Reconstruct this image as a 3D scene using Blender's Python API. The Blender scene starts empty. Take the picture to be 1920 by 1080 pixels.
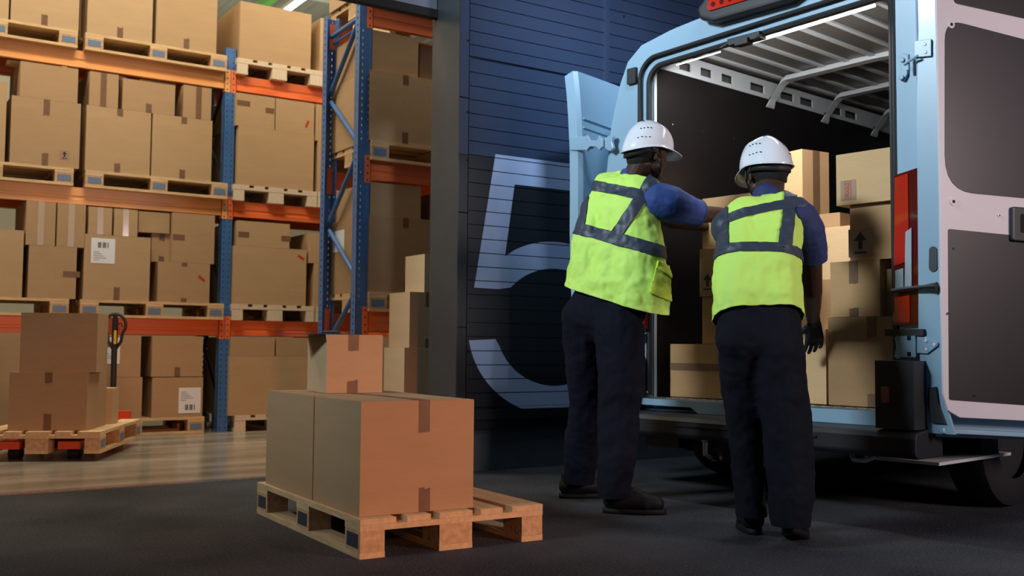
import bpy, bmesh, math, random
from mathutils import Vector, Matrix, Euler
import numpy as np

# ------------------------------------------------------------------ camera
F_PX, PITCH, ROLL, YAW, CAM_H = 1924.57, 0.0572747, 0.0082984, 0.5845584, 0.7819161
_cA, _sA = math.cos(YAW), math.sin(YAW)
FWD = Vector((_sA, _cA, 0)); RGT = Vector((_cA, -_sA, 0)); UPW = Vector((0, 0, 1))
_F = FWD * math.cos(PITCH) + UPW * math.sin(PITCH)
_U0 = UPW * math.cos(PITCH) - FWD * math.sin(PITCH)
_R = RGT * math.cos(ROLL) + _U0 * math.sin(ROLL)
_U = _U0 * math.cos(ROLL) - RGT * math.sin(ROLL)
EYE = Vector((0, 0, CAM_H))
S = bpy.context.scene
COL = S.collection
cd = bpy.data.cameras.new('camera'); cam = bpy.data.objects.new('camera', cd); COL.objects.link(cam)
cd.sensor_width = 36; cd.lens = F_PX / 1920 * 36; cd.clip_end = 200; cd.clip_start = .05
_m = Matrix((_R, _U, -_F)).transposed().to_4x4(); _m.translation = EYE
cam.matrix_world = _m
S.camera = cam
cd.dof.use_dof = True; cd.dof.focus_distance = 4.6; cd.dof.aperture_fstop = 3.2

# ------------------------------------------------------------------ colour management, world
S.view_settings.view_transform = 'Standard'; S.view_settings.look = 'None'
S.view_settings.exposure = 0.0; S.view_settings.gamma = 1
S.view_settings.use_curve_mapping = False
wd = bpy.data.worlds.new('dusk'); S.world = wd; wd.use_nodes = True
bg = wd.node_tree.nodes['Background']; bg.inputs[0].default_value = (0.16, 0.30, 0.62, 1); bg.inputs[1].default_value = 0.085

def aim(o, target):
    o.rotation_euler = (Vector(target) - o.location).to_track_quat('-Z', 'Y').to_euler()
def area(name, loc, target, sx, sy, power, col, spread=180):
    l = bpy.data.lights.new(name, 'AREA'); l.shape = 'RECTANGLE'; l.size = sx; l.size_y = sy
    l.energy = power; l.color = col; l.spread = math.radians(spread)
    o = bpy.data.objects.new(name, l); COL.objects.link(o); o.location = loc; aim(o, target); return o
# unseen fill lamps added out of view, and the high-bay lights of the warehouse
area('yard_fill', (-6.2, 4.2, 6.3), (3.8, 3.9, 2.9), 2.2, 1.4, 94, (.76, .90, 1.0), 44)  # added cool fill for the van rear and the workers, no real fixture
area('yard_fill', (5.0, -1.8, 2.2), (4.1, 3.0, 1.2), 1.2, 1.0, 150, (1.0, .80, .78))  # added warm fill to brighten the inner face of the right van door
_l = bpy.data.lights.new('near_box_fill', 'SPOT'); _l.energy = 740; _l.color = (1, .34, .12); _l.spot_size = math.radians(24); _l.spot_blend = .8; _l.shadow_soft_size = .25  # added narrow spot that turns the near box front orange
_o = bpy.data.objects.new('near_box_fill', _l); COL.objects.link(_o); _o.location = (1.5, -2.6, 2.0); aim(_o, (1.85, 3.6, .5))
area('facade_fill', (2.6, 1.7, 5.0), (4.2, 5.5, 2.55), .7, .4, 9.5, (.70, .83, 1.0), 28)  # added unseen lamp, beam narrowed so the facade and numeral fade downwards
area('high_bay_and_fill', (4.0, 6.35, 4.7), (4.1, 6.6, 0), 1.4, .3, 30, (1.0, .85, .64))  # extra fill added to brighten the cartons of the nearer rack
for hx, hy in ((-1.4, 8.2), (1.6, 7.2), (4.6, 8.3)):
    area('high_bay_and_fill', (hx, hy, 5.6), (hx + .35, hy + 1.2, 0), 2.2, .7, 138, (1.0, .85, .64))

# ------------------------------------------------------------------ pixel -> place helpers
def ray(x, y): return _R * ((x - 960) / F_PX) - _U * ((y - 540) / F_PX) + _F
def onplane(x, y, P, n):
    d = ray(x, y); n = Vector(n); return EYE + d * ((Vector(P) - EYE).dot(n) / d.dot(n))
def onY(x, y, Y): return onplane(x, y, (0, Y, 0), (0, 1, 0))
def onZ(x, y, z=0): return onplane(x, y, (0, 0, z), (0, 0, 1))

# ------------------------------------------------------------------ materials
MATS = {}
def mat(name, col, rough=.6, metal=0, noise=0, nscale=8, bump=0, bscale=60, emit=None, estr=0, trans=0, coat=0, stretch=(1, 1, 1), spec=.5):
    m = bpy.data.materials.new(name); m.use_nodes = True; nt = m.node_tree; b = nt.nodes['Principled BSDF']
    c = tuple(col) + (1,)
    b.inputs['Base Color'].default_value = c; b.inputs['Roughness'].default_value = rough; b.inputs['Metallic'].default_value = metal
    b.inputs['Specular IOR Level'].default_value = spec
    if coat: b.inputs['Coat Weight'].default_value = coat; b.inputs['Coat Roughness'].default_value = .08
    if trans: b.inputs['Transmission Weight'].default_value = trans
    if emit: b.inputs['Emission Color'].default_value = tuple(emit) + (1,); b.inputs['Emission Strength'].default_value = estr
    if noise or bump:
        tc = nt.nodes.new('ShaderNodeTexCoord'); mp = nt.nodes.new('ShaderNodeMapping'); mp.inputs['Scale'].default_value = stretch
        nt.links.new(tc.outputs['Object'], mp.inputs[0])
    if noise:
        n = nt.nodes.new('ShaderNodeTexNoise'); n.inputs['Scale'].default_value = nscale; n.inputs['Detail'].default_value = 5
        nt.links.new(mp.outputs[0], n.inputs['Vector'])
        r = nt.nodes.new('ShaderNodeMapRange'); r.inputs[1].default_value = .25; r.inputs[2].default_value = .75
        r.inputs[3].default_value = 1 - noise; r.inputs[4].default_value = 1 + noise
        nt.links.new(n.outputs[0], r.inputs[0])
        mx = nt.nodes.new('ShaderNodeVectorMath'); mx.operation = 'SCALE'; mx.inputs[0].default_value = col
        nt.links.new(r.outputs[0], mx.inputs['Scale']); nt.links.new(mx.outputs[0], b.inputs['Base Color'])
    if bump:
        n2 = nt.nodes.new('ShaderNodeTexNoise'); n2.inputs['Scale'].default_value = bscale; n2.inputs['Detail'].default_value = 4
        nt.links.new(mp.outputs[0], n2.inputs['Vector'])
        bp = nt.nodes.new('ShaderNodeBump'); bp.inputs['Strength'].default_value = bump; bp.inputs['Distance'].default_value = .01
        nt.links.new(n2.outputs[0], bp.inputs['Height']); nt.links.new(bp.outputs[0], b.inputs['Normal'])
    MATS[name] = m; return m
M = MATS
for i, c in enumerate([(.40, .265, .145), (.44, .30, .165), (.36, .235, .13), (.47, .33, .19), (.40, .235, .11), (.50, .30, .14), (.34, .20, .095), (.60, .39, .20)]):
    mat('cardboard%d' % i, c, .85, noise=.05, nscale=3, bump=.12, bscale=30, stretch=(1, 1, 6), spec=.2)
mat('cardboard_edge', (.30, .19, .10), .9)
mat('tape', (.17, .095, .05), .42, noise=.12, nscale=30, spec=.3)
mat('clear_tape', (.50, .38, .28), .12, spec=.8)
mat('sticker', (.72, .76, .80), .5)
mat('sticker_kraft', (.33, .205, .115), .4)
mat('ink', (.012, .012, .014), .6)
mat('ink_red', (.45, .03, .015), .6)
mat('ink_grey', (.25, .27, .3), .6)
mat('wood', (.60, .42, .23), .75, noise=.18, nscale=7, bump=.25, bscale=25, stretch=(6, 1, 6), spec=.25)
mat('wood_block', (.52, .34, .18), .8, noise=.25, nscale=35, bump=.3, bscale=60, spec=.25)
mat('wood_pale', (.62, .52, .38), .8, noise=.12, nscale=8, stretch=(6, 1, 6), spec=.25)
mat('pallet_label', (.030, .040, .058), .5)
mat('pallet_label_blue', (.12, .18, .28), .5)
mat('rack_blue', (.050, .165, .42), .32, noise=.08, nscale=5, coat=.3)
mat('rack_orange', (.98, .21, .06), .38, noise=.06, nscale=4, coat=.2)
mat('rack_amber', (1.0, .46, .15), .38, noise=.06, nscale=4, coat=.2)
mat('brace_dark', (.020, .022, .028), .5)
mat('hole', (.004, .004, .005), .9)
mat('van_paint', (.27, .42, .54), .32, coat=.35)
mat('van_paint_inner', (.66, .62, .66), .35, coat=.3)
mat('van_lining', (.009, .0065, .006), .42, noise=.1, nscale=4)
mat('van_panel', (.022, .019, .023), .36, noise=.06, nscale=6)
mat('van_roof_inner', (.13, .12, .105), .45)
mat('van_rail', (.55, .57, .57), .4)
mat('black_plastic', (.012, .013, .015), .48, noise=.1, nscale=40)
mat('rubber', (.010, .010, .011), .7)
mat('dark_under', (.010, .010, .012), .8)
mat('lens_red', (.50, .022, .006), .12, coat=1)
mat('lens_red_deep', (.10, .005, .003), .12, coat=1)
mat('lens_clear', (.40, .47, .50), .12, coat=1)
mat('aluminium', (.45, .46, .48), .3, metal=1, noise=.2, nscale=60)
mat('chrome', (.7, .7, .72), .12, metal=1)
mat('led', (1, 1, 1), .5, emit=(.93, .97, 1), estr=5)
mat('hivis', (.62, .95, .16), .7, noise=.05, nscale=4, bump=.12, bscale=9)
mat('hivis_pocket', (.70, .92, .08), .7)
mat('reflective', (.035, .048, .075), .5, noise=.15, nscale=20)
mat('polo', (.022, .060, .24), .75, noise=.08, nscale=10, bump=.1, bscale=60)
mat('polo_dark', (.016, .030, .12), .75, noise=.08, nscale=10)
mat('collar_trim', (.03, .05, .09), .8)
mat('trousers', (.0050, .0065, .014), .85, spec=.15, noise=.2, nscale=5, bump=.3, bscale=10)
mat('trousers_b', (.0055, .0068, .012), .85, spec=.15, noise=.2, nscale=5, bump=.3, bscale=10)
mat('shoe', (.005, .005, .006), .6, spec=.25)
mat('sole', (.006, .006, .006), .7, spec=.25)
mat('skin', (.052, .024, .014), .48, noise=.1, nscale=30, spec=.4)
mat('hair', (.006, .005, .005), .9)
mat('helmet', (.78, .82, .88), .2, coat=.6)
mat('glove', (.010, .010, .012), .65)
mat('eye', (.5, .48, .45), .3)
mat('clipboard_blue', (.03, .07, .17), .3)
mat('jack_red', (.60, .07, .02), .4)
mat('yellow_label', (.75, .42, .03), .5)
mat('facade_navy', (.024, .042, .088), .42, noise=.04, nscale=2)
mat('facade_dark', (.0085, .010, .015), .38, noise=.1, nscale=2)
mat('number_paint', (.36, .46, .68), .45, noise=.04, nscale=3)
mat('reveal_metal', (.075, .085, .090), .30, metal=.6, noise=.12, nscale=3)
mat('shutter_metal', (.30, .33, .42), .35, metal=.3)
mat('concrete_base', (.060, .072, .085), .8, noise=.2, nscale=3, bump=.2)
mat('white_wall', (.62, .58, .45), .8)
mat('ceiling_metal', (.42, .43, .38), .5)
mat('tube_light', (1, 1, 1), .5, emit=(1, .93, .78), estr=12)
mat('green_beam', (.10, .30, .06), .5)

def floor_mat():
    m = bpy.data.materials.new('polished_concrete'); m.use_nodes = True; nt = m.node_tree; b = nt.nodes['Principled BSDF']
    tc = nt.nodes.new('ShaderNodeTexCoord'); mp = nt.nodes.new('ShaderNodeMapping'); mp.inputs['Scale'].default_value = (.5, 2.2, 1)
    n = nt.nodes.new('ShaderNodeTexNoise'); n.inputs['Scale'].default_value = 1.8; n.inputs['Detail'].default_value = 7
    r = nt.nodes.new('ShaderNodeValToRGB'); r.color_ramp.elements[0].position = .35; r.color_ramp.elements[0].color = (.15, .13, .10, 1)
    r.color_ramp.elements[1].position = .68; r.color_ramp.elements[1].color = (.30, .275, .22, 1)
    nt.links.new(tc.outputs['Object'], mp.inputs[0]); nt.links.new(mp.outputs[0], n.inputs['Vector']); nt.links.new(n.outputs[0], r.inputs[0])
    nt.links.new(r.outputs[0], b.inputs['Base Color']); b.inputs['Roughness'].default_value = .22
    MATS['polished_concrete'] = m
def asphalt_mat():
    m = bpy.data.materials.new('asphalt'); m.use_nodes = True; nt = m.node_tree; b = nt.nodes['Principled BSDF']
    tc = nt.nodes.new('ShaderNodeTexCoord')
    n = nt.nodes.new('ShaderNodeTexNoise'); n.inputs['Scale'].default_value = 1.3; n.inputs['Detail'].default_value = 6
    n2 = nt.nodes.new('ShaderNodeTexNoise'); n2.inputs['Scale'].default_value = 95; n2.inputs['Detail'].default_value = 6
    v = nt.nodes.new('ShaderNodeTexVoronoi'); v.inputs['Scale'].default_value = 55
    nt.links.new(tc.outputs['Object'], n.inputs['Vector']); nt.links.new(tc.outputs['Object'], n2.inputs['Vector']); nt.links.new(tc.outputs['Object'], v.inputs['Vector'])
    r = nt.nodes.new('ShaderNodeValToRGB'); r.color_ramp.elements[0].position = .3; r.color_ramp.elements[0].color = (.012, .0135, .0165, 1)
    r.color_ramp.elements[1].position = .75; r.color_ramp.elements[1].color = (.062, .065, .072, 1)
    mx = nt.nodes.new('ShaderNodeMath'); mx.operation = 'MULTIPLY_ADD'; mx.inputs[1].default_value = 1.1
    nt.links.new(n2.outputs[0], mx.inputs[0]); nt.links.new(n.outputs[0], mx.inputs[2])
    sb = nt.nodes.new('ShaderNodeMath'); sb.operation = 'SUBTRACT'; sb.inputs[1].default_value = .52; nt.links.new(mx.outputs[0], sb.inputs[0])
    nt.links.new(sb.outputs[0], r.inputs[0]); nt.links.new(r.outputs[0], b.inputs['Base Color'])
    b.inputs['Roughness'].default_value = .85; b.inputs['Specular IOR Level'].default_value = .25
    bp = nt.nodes.new('ShaderNodeBump'); bp.inputs['Strength'].default_value = .9; bp.inputs['Distance'].default_value = .008
    nt.links.new(n2.outputs[0], bp.inputs['Height']); nt.links.new(bp.outputs[0], b.inputs['Normal'])
    MATS['asphalt'] = m
floor_mat(); asphalt_mat()

# ------------------------------------------------------------------ mesh helpers
def link(o, parent=None):
    COL.objects.link(o)
    if parent is not None: o.parent = parent
    return o
def empty(name, loc=(0, 0, 0), rz=0, parent=None):
    o = bpy.data.objects.new(name, None); o.location = loc; o.rotation_euler = (0, 0, rz); o.empty_display_size = .1
    return link(o, parent)
def tag(o, label=None, cat=None, group=None, kind=None):
    if label: o['label'] = label
    if cat: o['category'] = cat
    if group: o['group'] = group
    if kind: o['kind'] = kind
    return o
def mesh_of(bm, name, m, smooth=False, bevel=0, seg=2):
    if bevel:
        es = [e for e in bm.edges if len(e.link_faces) == 2 and e.calc_face_angle(0) > .6]
        if es: bmesh.ops.bevel(bm, geom=es, offset=bevel, segments=seg, affect='EDGES', clamp_overlap=True, profile=.6)
    me = bpy.data.meshes.new(name); bm.to_mesh(me); bm.free()
    ms = m if isinstance(m, (list, tuple)) else [m]
    for k in ms: me.materials.append(MATS[k])
    if smooth:
        for p in me.polygons: p.use_smooth = True
        if smooth != 'all':
            try: me.set_sharp_from_angle(angle=math.radians(smooth if isinstance(smooth, (int, float)) and smooth > 1 else 40))
            except Exception: pass
    return me
def obj(name, bm, m, parent=None, smooth=False, bevel=0, loc=None, rot=None, seg=2):
    me = bm if isinstance(bm, bpy.types.Mesh) else mesh_of(bm, name, m, smooth, bevel, seg)
    o = bpy.data.objects.new(name, me)
    if loc is not None: o.location = loc
    if rot is not None: o.rotation_euler = rot
    return link(o, parent)
def bx(bm, x0, x1, y0, y1, z0, z1, mi=0, T=None):
    vs = [bm.verts.new(v) for v in ((x0, y0, z0), (x1, y0, z0), (x1, y1, z0), (x0, y1, z0), (x0, y0, z1), (x1, y0, z1), (x1, y1, z1), (x0, y1, z1))]
    if T is not None:
        for v in vs: v.co = T @ v.co
    fs = [bm.faces.new([vs[i] for i in q]) for q in ((3, 2, 1, 0), (4, 5, 6, 7), (0, 1, 5, 4), (1, 2, 6, 5), (2, 3, 7, 6), (3, 0, 4, 7))]
    for f in fs: f.material_index = mi
    return vs
def box_obj(name, x0, x1, y0, y1, z0, z1, m, parent=None, bevel=0):
    bm = bmesh.new(); bx(bm, x0, x1, y0, y1, z0, z1); return obj(name, bm, m, parent, bevel=bevel)
def tube(bm, pts, r, n=10, caps=True):
    pts = [Vector(p) for p in pts]; rs = r if isinstance(r, (list, tuple)) else [r] * len(pts)
    rings = []; prev = None
    for i, p in enumerate(pts):
        d = (pts[min(i + 1, len(pts) - 1)] - pts[max(i - 1, 0)]).normalized()
        a = prev if prev is not None else (Vector((0, 0, 1)) if abs(d.z) < .9 else Vector((1, 0, 0)))
        x = (a - d * a.dot(d)).normalized(); y = d.cross(x); prev = x
        rings.append([bm.verts.new(p + (x * math.cos(t) + y * math.sin(t)) * rs[i]) for t in [2 * math.pi * k / n for k in range(n)]])
    for a, b in zip(rings, rings[1:]):
        for k in range(n): bm.faces.new((a[k], a[(k + 1) % n], b[(k + 1) % n], b[k]))
    if caps: bm.faces.new(rings[0][::-1]); bm.faces.new(rings[-1])
def prism(bm, pts, T, d0, d1, mi=0):
    """polygon pts (a,b) in a plane, extruded d0..d1 ; T(a,b,d)->Vector"""
    A = [bm.verts.new(T(a, b, d0)) for a, b in pts]; B = [bm.verts.new(T(a, b, d1)) for a, b in pts]
    n = len(pts); fs = [bm.faces.new(A[::-1]), bm.faces.new(B)]
    for i in range(n): fs.append(bm.faces.new((A[i], A[(i + 1) % n], B[(i + 1) % n], B[i])))
    for f in fs: f.material_index = mi
    return fs
def rrect(a0, a1, b0, b1, r, n=6):
    rr = r if isinstance(r, (list, tuple)) else [r] * 4
    out = []
    for (cx, cy, s), q in zip(((a1 - rr[0], b1 - rr[0], 0), (a0 + rr[1], b1 - rr[1], 90), (a0 + rr[2], b0 + rr[2], 180), (a1 - rr[3], b0 + rr[3], 270)), rr):
        for k in range(n + 1):
            t = math.radians(s + 90 * k / n); out.append((cx + q * math.cos(t), cy + q * math.sin(t)))
    return out
def fixn(bm): bmesh.ops.recalc_face_normals(bm, faces=bm.faces)
def kids(o): return [c for c in bpy.data.objects if c.parent == o]
def copy_tree(o, kidmap, parent=None):
    c = o.copy(); COL.objects.link(c); c.parent = parent
    for ch in kidmap.get(o.name, []): copy_tree(ch, kidmap, c)
    return c

# ------------------------------------------------------------------ the setting
FY = 5.52          # outer face of the facade
EDGE = 3.238       # side of the door opening
def structure(name, bm, m, **k):
    o = obj(name, bm, m, **k); o['kind'] = 'structure'; return o
bm = bmesh.new()
vs = [bm.verts.new(v) for v in ((-14, -8, 0), (16, -8, 0), (16, 5.93, 0), (-14, 5.93, 0))]; bm.faces.new(vs)
structure('ground', bm, 'asphalt')
bm = bmesh.new(); bx(bm, -9, 14, 5.93, 18, -.05, .004)
structure('floor', bm, 'polished_concrete')
bm = bmesh.new(); bx(bm, -9, EDGE, 5.86, 5.935, -.03, .007)
structure('trim_1', bm, 'aluminium')
# facade right of the opening: plinth, dark lower field, navy field
bm = bmesh.new()
bx(bm, EDGE, 12, FY + .02, 5.86, 0, .28)
wf = structure('wall_front', bm, 'concrete_base')
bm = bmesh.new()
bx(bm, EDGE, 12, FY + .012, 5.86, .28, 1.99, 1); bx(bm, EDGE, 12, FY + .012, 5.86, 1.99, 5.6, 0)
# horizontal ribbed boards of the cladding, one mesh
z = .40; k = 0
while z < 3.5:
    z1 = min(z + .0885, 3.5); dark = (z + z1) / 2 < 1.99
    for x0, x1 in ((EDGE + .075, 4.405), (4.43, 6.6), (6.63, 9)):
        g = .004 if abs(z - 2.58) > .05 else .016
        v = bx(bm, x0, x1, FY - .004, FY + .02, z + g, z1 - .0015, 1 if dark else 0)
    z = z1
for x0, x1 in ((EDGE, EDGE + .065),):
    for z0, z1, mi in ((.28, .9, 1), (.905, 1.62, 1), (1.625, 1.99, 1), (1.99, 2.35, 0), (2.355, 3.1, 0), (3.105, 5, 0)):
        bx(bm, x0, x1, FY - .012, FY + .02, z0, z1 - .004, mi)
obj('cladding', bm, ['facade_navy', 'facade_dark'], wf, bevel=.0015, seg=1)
bm = bmesh.new(); bx(bm, EDGE + .02, 12, FY - .03, FY + .02, .325, .385); bx(bm, EDGE + .02, 12, FY - .012, FY + .02, .265, .325)
obj('flashing', bm, 'facade_dark', wf, bevel=.004)
bm = bmesh.new(); bx(bm, 4.402, 4.432, FY - .022, FY + .01, 1.99, 3.6)
obj('joint_cover', bm, 'facade_navy', wf, bevel=.004)
bm = bmesh.new()
for px, py in ((877, 76), (876, 210), (1170, 30), (879, 660), (876, 300)):
    p = onY(px, py, FY - .012); tube(bm, [p, p - Vector((0, .006, 0))], .007, 8)
obj('rivet', bm, 'hole', wf)
# reveal of the opening
bm = bmesh.new(); bx(bm, EDGE - .006, EDGE, FY - .012, 5.86, 0, 4.2)
obj('reveal', bm, 'reveal_metal', wf, bevel=.003)
# lintel over the opening
bm = bmesh.new(); bx(bm, -9, EDGE, FY + .01, 5.86, 4.2, 5.6, 0); lt = structure('lintel', bm, ['facade_navy', 'facade_dark'])
bm = bmesh.new()
z = 2.985
while z < 4.2: bx(bm, -9, EDGE - .01, 5.80, 5.84, z, min(z + .48, 4.25) - .006); z += .48
gd = structure('door_1', bm, 'shutter_metal', bevel=.004)
bm = bmesh.new(); bx(bm, -9, EDGE - .01, 5.79, 5.85, 2.93, 2.984); obj('bottom_seal', bm, 'rubber', gd)
# interior shell
bm = bmesh.new(); bx(bm, -9, 14, 17.9, 18.1, 0, 9); structure('wall_back', bm, 'white_wall')
bm = bmesh.new(); bx(bm, -9.2, -9, 5.5, 18, 0, 9); structure('wall_left', bm, 'white_wall')
bm = bmesh.new(); bx(bm, 14, 14.2, 5.5, 18, 0, 9); structure('wall_right', bm, 'white_wall')
bm = bmesh.new()
bx(bm, -9, 14, 5.86, 18, 6.5, 6.6)
x = -9
while x < 14:
    bx(bm, x, x + .16, 5.86, 18, 6.42, 6.5); x += .34
structure('ceiling', bm, 'ceiling_metal')
bm = bmesh.new()
for y in (8.0, 11.2, 14.4): bx(bm, -9, 14, y, y + .16, 6.05, 6.42)
structure('trim_2', bm, 'ceiling_metal')

# the painted number on the cladding (flat paint over the boards: a hair proud of them)
def ell(cx, cz, rx, rz, a0, a1, n): return [(cx + rx * math.cos(math.radians(a0 + (a1 - a0) * k / n)), cz + rz * math.sin(math.radians(a0 + (a1 - a0) * k / n))) for k in range(n + 1)]
five = [(3.513, 2.018), (4.66, 2.018), (4.66, 1.836), (3.663, 1.836), (3.593, 1.362)] + ell(4.0, .91, .68, .572, 125, -171, 60)[1:] + [(3.526, .83)] + ell(4.0, .915, .47, .388, -166, 140, 60)[1:] + [(3.546, 1.15), (3.363, 1.153)]
from mathutils.geometry import tessellate_polygon
tess = tessellate_polygon([[Vector((x, z, 0)) for x, z in five]])
out = bmesh.new(); z = .40
boards = []
while z < 2.1:
    z1 = z + .0885; boards.append((z + .004, z1 - .0015)); z = z1
boards[-1] = (boards[-1][0], 2.018) if boards[-1][0] < 2.018 else boards[-1]
boards.insert(0, (.338, .402))
for za, zb in boards:
    b2 = bmesh.new(); bv = [b2.verts.new((x, FY - .0055, z)) for x, z in five]
    for tri in tess: b2.faces.new([bv[i] for i in tri])
    for zz, nz in ((za, -1), (zb, 1)):
        bmesh.ops.bisect_plane(b2, geom=b2.verts[:] + b2.edges[:] + b2.faces[:], plane_co=(0, 0, zz), plane_no=(0, 0, nz), clear_outer=True)
    mp = {v: out.verts.new(v.co) for v in b2.verts}
    for f in b2.faces: out.faces.new([mp[v] for v in f.verts])
    b2.free()
obj('painted_number', out, 'number_paint', wf)['label'] = 'large pale blue numeral 5 painted on the dark wall boards'

# ------------------------------------------------------------------ cartons
rnd = random.Random(5)
def arrow_bm():
    bm = bmesh.new()
    T = lambda a, b, d: Vector((a, -d, b))
    prism(bm, [(-.006, .018), (.006, .018), (.006, .042), (.019, .042), (0, .066), (-.019, .042), (-.006, .042)], T, 0, .0006)
    prism(bm, [(-.019, .006), (.019, .006), (.019, .012), (-.019, .012)], T, 0, .0006)
    return bm
def carton(label, x0, x1, yf, z0, z1, depth=.5, shade=0, rz=0, group=None, tapes=(), stickers=(), flaps=False, wrap=None, corner=None, hand=False):
    """front face x0..x1 at y=yf, base z0, top z1. tapes: (u, from 't'|'b'|'f', length); stickers: (kind, u, v)"""
    w, h = x1 - x0, z1 - z0
    if corner is None: P = Vector((x0, yf, z0)); 
    else: P = Vector(corner)
    T = Matrix.Rotation(rz, 4, 'Z')
    bm = bmesh.new(); r = .004
    n = 7
    b = bx(bm, 0, w, 0, depth, 0, h - (.004 if flaps else 0))
    if flaps:
        bx(bm, .001, w - .001, .001, depth / 2 - .002, h - .0038, h); bx(bm, .001, w - .001, depth / 2 + .002, depth - .001, h - .0038, h - .0006)
    o = obj('cardboard_box', bm, 'cardboard%d' % shade, bevel=.004)
    o.location = P; o.rotation_euler = (0, 0, rz)
    tag(o, label, 'box', group)
    tw = .048
    for t in tapes:
        u, kind, L = t[:3]; m = t[3] if len(t) > 3 else 'tape'; tww = t[4] if len(t) > 4 else tw
        bm = bmesh.new(); c = u * w; zt, zb = (h, h - L) if kind == 't' else ((L, 0) if kind == 'b' else (h, 0))
        # slightly ragged ends
        for k in range(4):
            a0 = c - tww / 2 + tww * k / 4; a1 = a0 + tww / 4
            e = rnd.uniform(-.004, .004)
            bx(bm, a0, a1, -.0012, .0002, (zb + e if kind == 't' else zb), (zt + e if kind == 'b' else zt))
        if kind != 'b': bx(bm, c - tww / 2, c + tww / 2, -.0012, depth * .999, h - .0002, h + .001)
        bmesh.ops.remove_doubles(bm, verts=bm.verts, dist=.0001)
        obj('tape', bm, m, o)
    for s_ in stickers:
        k, u, v = s_[:3]
        if k == 'side_tape':
            bm = bmesh.new(); bx(bm, u * w, u * w + s_[3], -.0012, .0002, v * h, v * h + tw); obj('tape', bm, s_[4] if len(s_) > 4 else 'tape', o)
        elif k == 'red_tape':
            bm = bmesh.new(); bx(bm, -.035, .035, -.0012, .0002, -.011, .011, T=Matrix.Translation((u * w, 0, v * h)) @ Matrix.Rotation(math.radians(s_[3]), 4, 'Y'))
            obj('tape', bm, 'ink_red', o)['label'] = 'small strip of red tape'
        elif k == 'sheet':
            sw, sh = s_[3], s_[4]
            l = box_obj('shipping_label', u * w, u * w + sw, -.0015, .0002, v * h, v * h + sh, 'sticker', o)
            bm = bmesh.new(); bx0 = u * w + sw * (.28 if not s_[5:] else .3); by = v * h + sh * (.62 if not s_[5:] else .12)
            for q in range(9):
                if q % 4 != 3: bx(bm, bx0 + q * sw * .05, bx0 + q * sw * .05 + sw * .034, -.0022, -.0014, by, by + sh * .22)
            obj('barcode', bm, 'ink', l)
            bm = bmesh.new()
            for q in range(5):
                yy = v * h + sh * (.12 + .08 * q if not s_[5:] else .5 + .08 * q)
                bx(bm, u * w + sw * .1, u * w + sw * (.35 + .1 * (q * 7 % 4)), -.0021, -.0014, yy, yy + sh * .025)
            obj('printed_lines', bm, 'ink_grey', l)
        elif k == 'arrow':
            sc = s_[3] if len(s_) > 3 else 1.0
            l = box_obj('arrow_sticker', u * w - .036 * sc, u * w + .036 * sc, -.0012, .0002, v * h, v * h + .078 * sc, 'sticker_kraft' if not s_[4:] else s_[4], o)
            a = obj('arrow', arrow_bm(), 'ink', l, loc=(u * w, -.0014, v * h + .003 * sc)); a.scale = (sc, 1, sc)
        elif k == 'fragile':
            l = box_obj('fragile_sticker', u * w, u * w + .082, -.0012, .0002, v * h, v * h + .10, 'sticker_kraft', o)
            bm = bmesh.new(); a0, a1, b0, b1 = u * w + .022, u * w + .056, v * h + .008, v * h + .095
            for q in ((a0, a1, b0, b0 + .0025), (a0, a1, b1 - .0025, b1), (a0, a0 + .0025, b0, b1), (a1 - .0025, a1, b0, b1)): bx(bm, q[0], q[1], -.0021, -.001, q[2], q[3])
            obj('frame_print', bm, 'ink_red', l)
            cu = bpy.data.curves.new('fragile_text', 'FONT'); cu.body = 'FRAGILE'; cu.size = .0225; cu.extrude = .0003; cu.align_x = 'CENTER'; cu.align_y = 'CENTER'; cu.offset = .0006
            tmp = bpy.data.objects.new('tmp_text', cu); COL.objects.link(tmp); bpy.context.view_layer.update()
            tme = bpy.data.meshes.new_from_object(tmp.evaluated_get(bpy.context.evaluated_depsgraph_get())); bpy.data.objects.remove(tmp)
            tme.materials.clear(); tme.materials.append(MATS['ink_red'])
            t_ = bpy.data.objects.new('fragile_text', tme); link(t_, l)
            t_.matrix_local = Matrix.Translation(((a0 + a1) / 2, -.0018, (b0 + b1) / 2)) @ Matrix.Rotation(math.radians(90), 4, 'X') @ Matrix.Rotation(math.radians(90), 4, 'Z')
            t_.scale = (.82, 1.1, 1)
    if wrap:
        bm = bmesh.new(); za, zb = wrap
        bx(bm, -.0012, w + .0012, -.0012, depth + .0012, za * h, zb * h); obj('tape_band', bm, 'tape', o)
    return o
def rc(label, xl, xr, yt, z0, yf=9.03, depth=.5, ztop=None, **k):
    """carton on a rack, edges and top read off the photograph at the plane y=yf"""
    ym = (yt if yt is not None else 300) + 40
    if ztop is None: ztop = onY(xl, yt, yf).z
    zm = (z0 + ztop) / 2
    # pixel row of mid height
    a = onY(xl, 540, yf); 
    def X(px):
        lo = 0; hi = 1080
        for _ in range(30):
            m_ = (lo + hi) / 2
            if onY(px, m_, yf).z > zm: lo = m_
            else: hi = m_
        return onY(px, lo, yf).x
    return carton(label, X(xl), X(xr), yf, z0, ztop, depth, **k)

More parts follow.
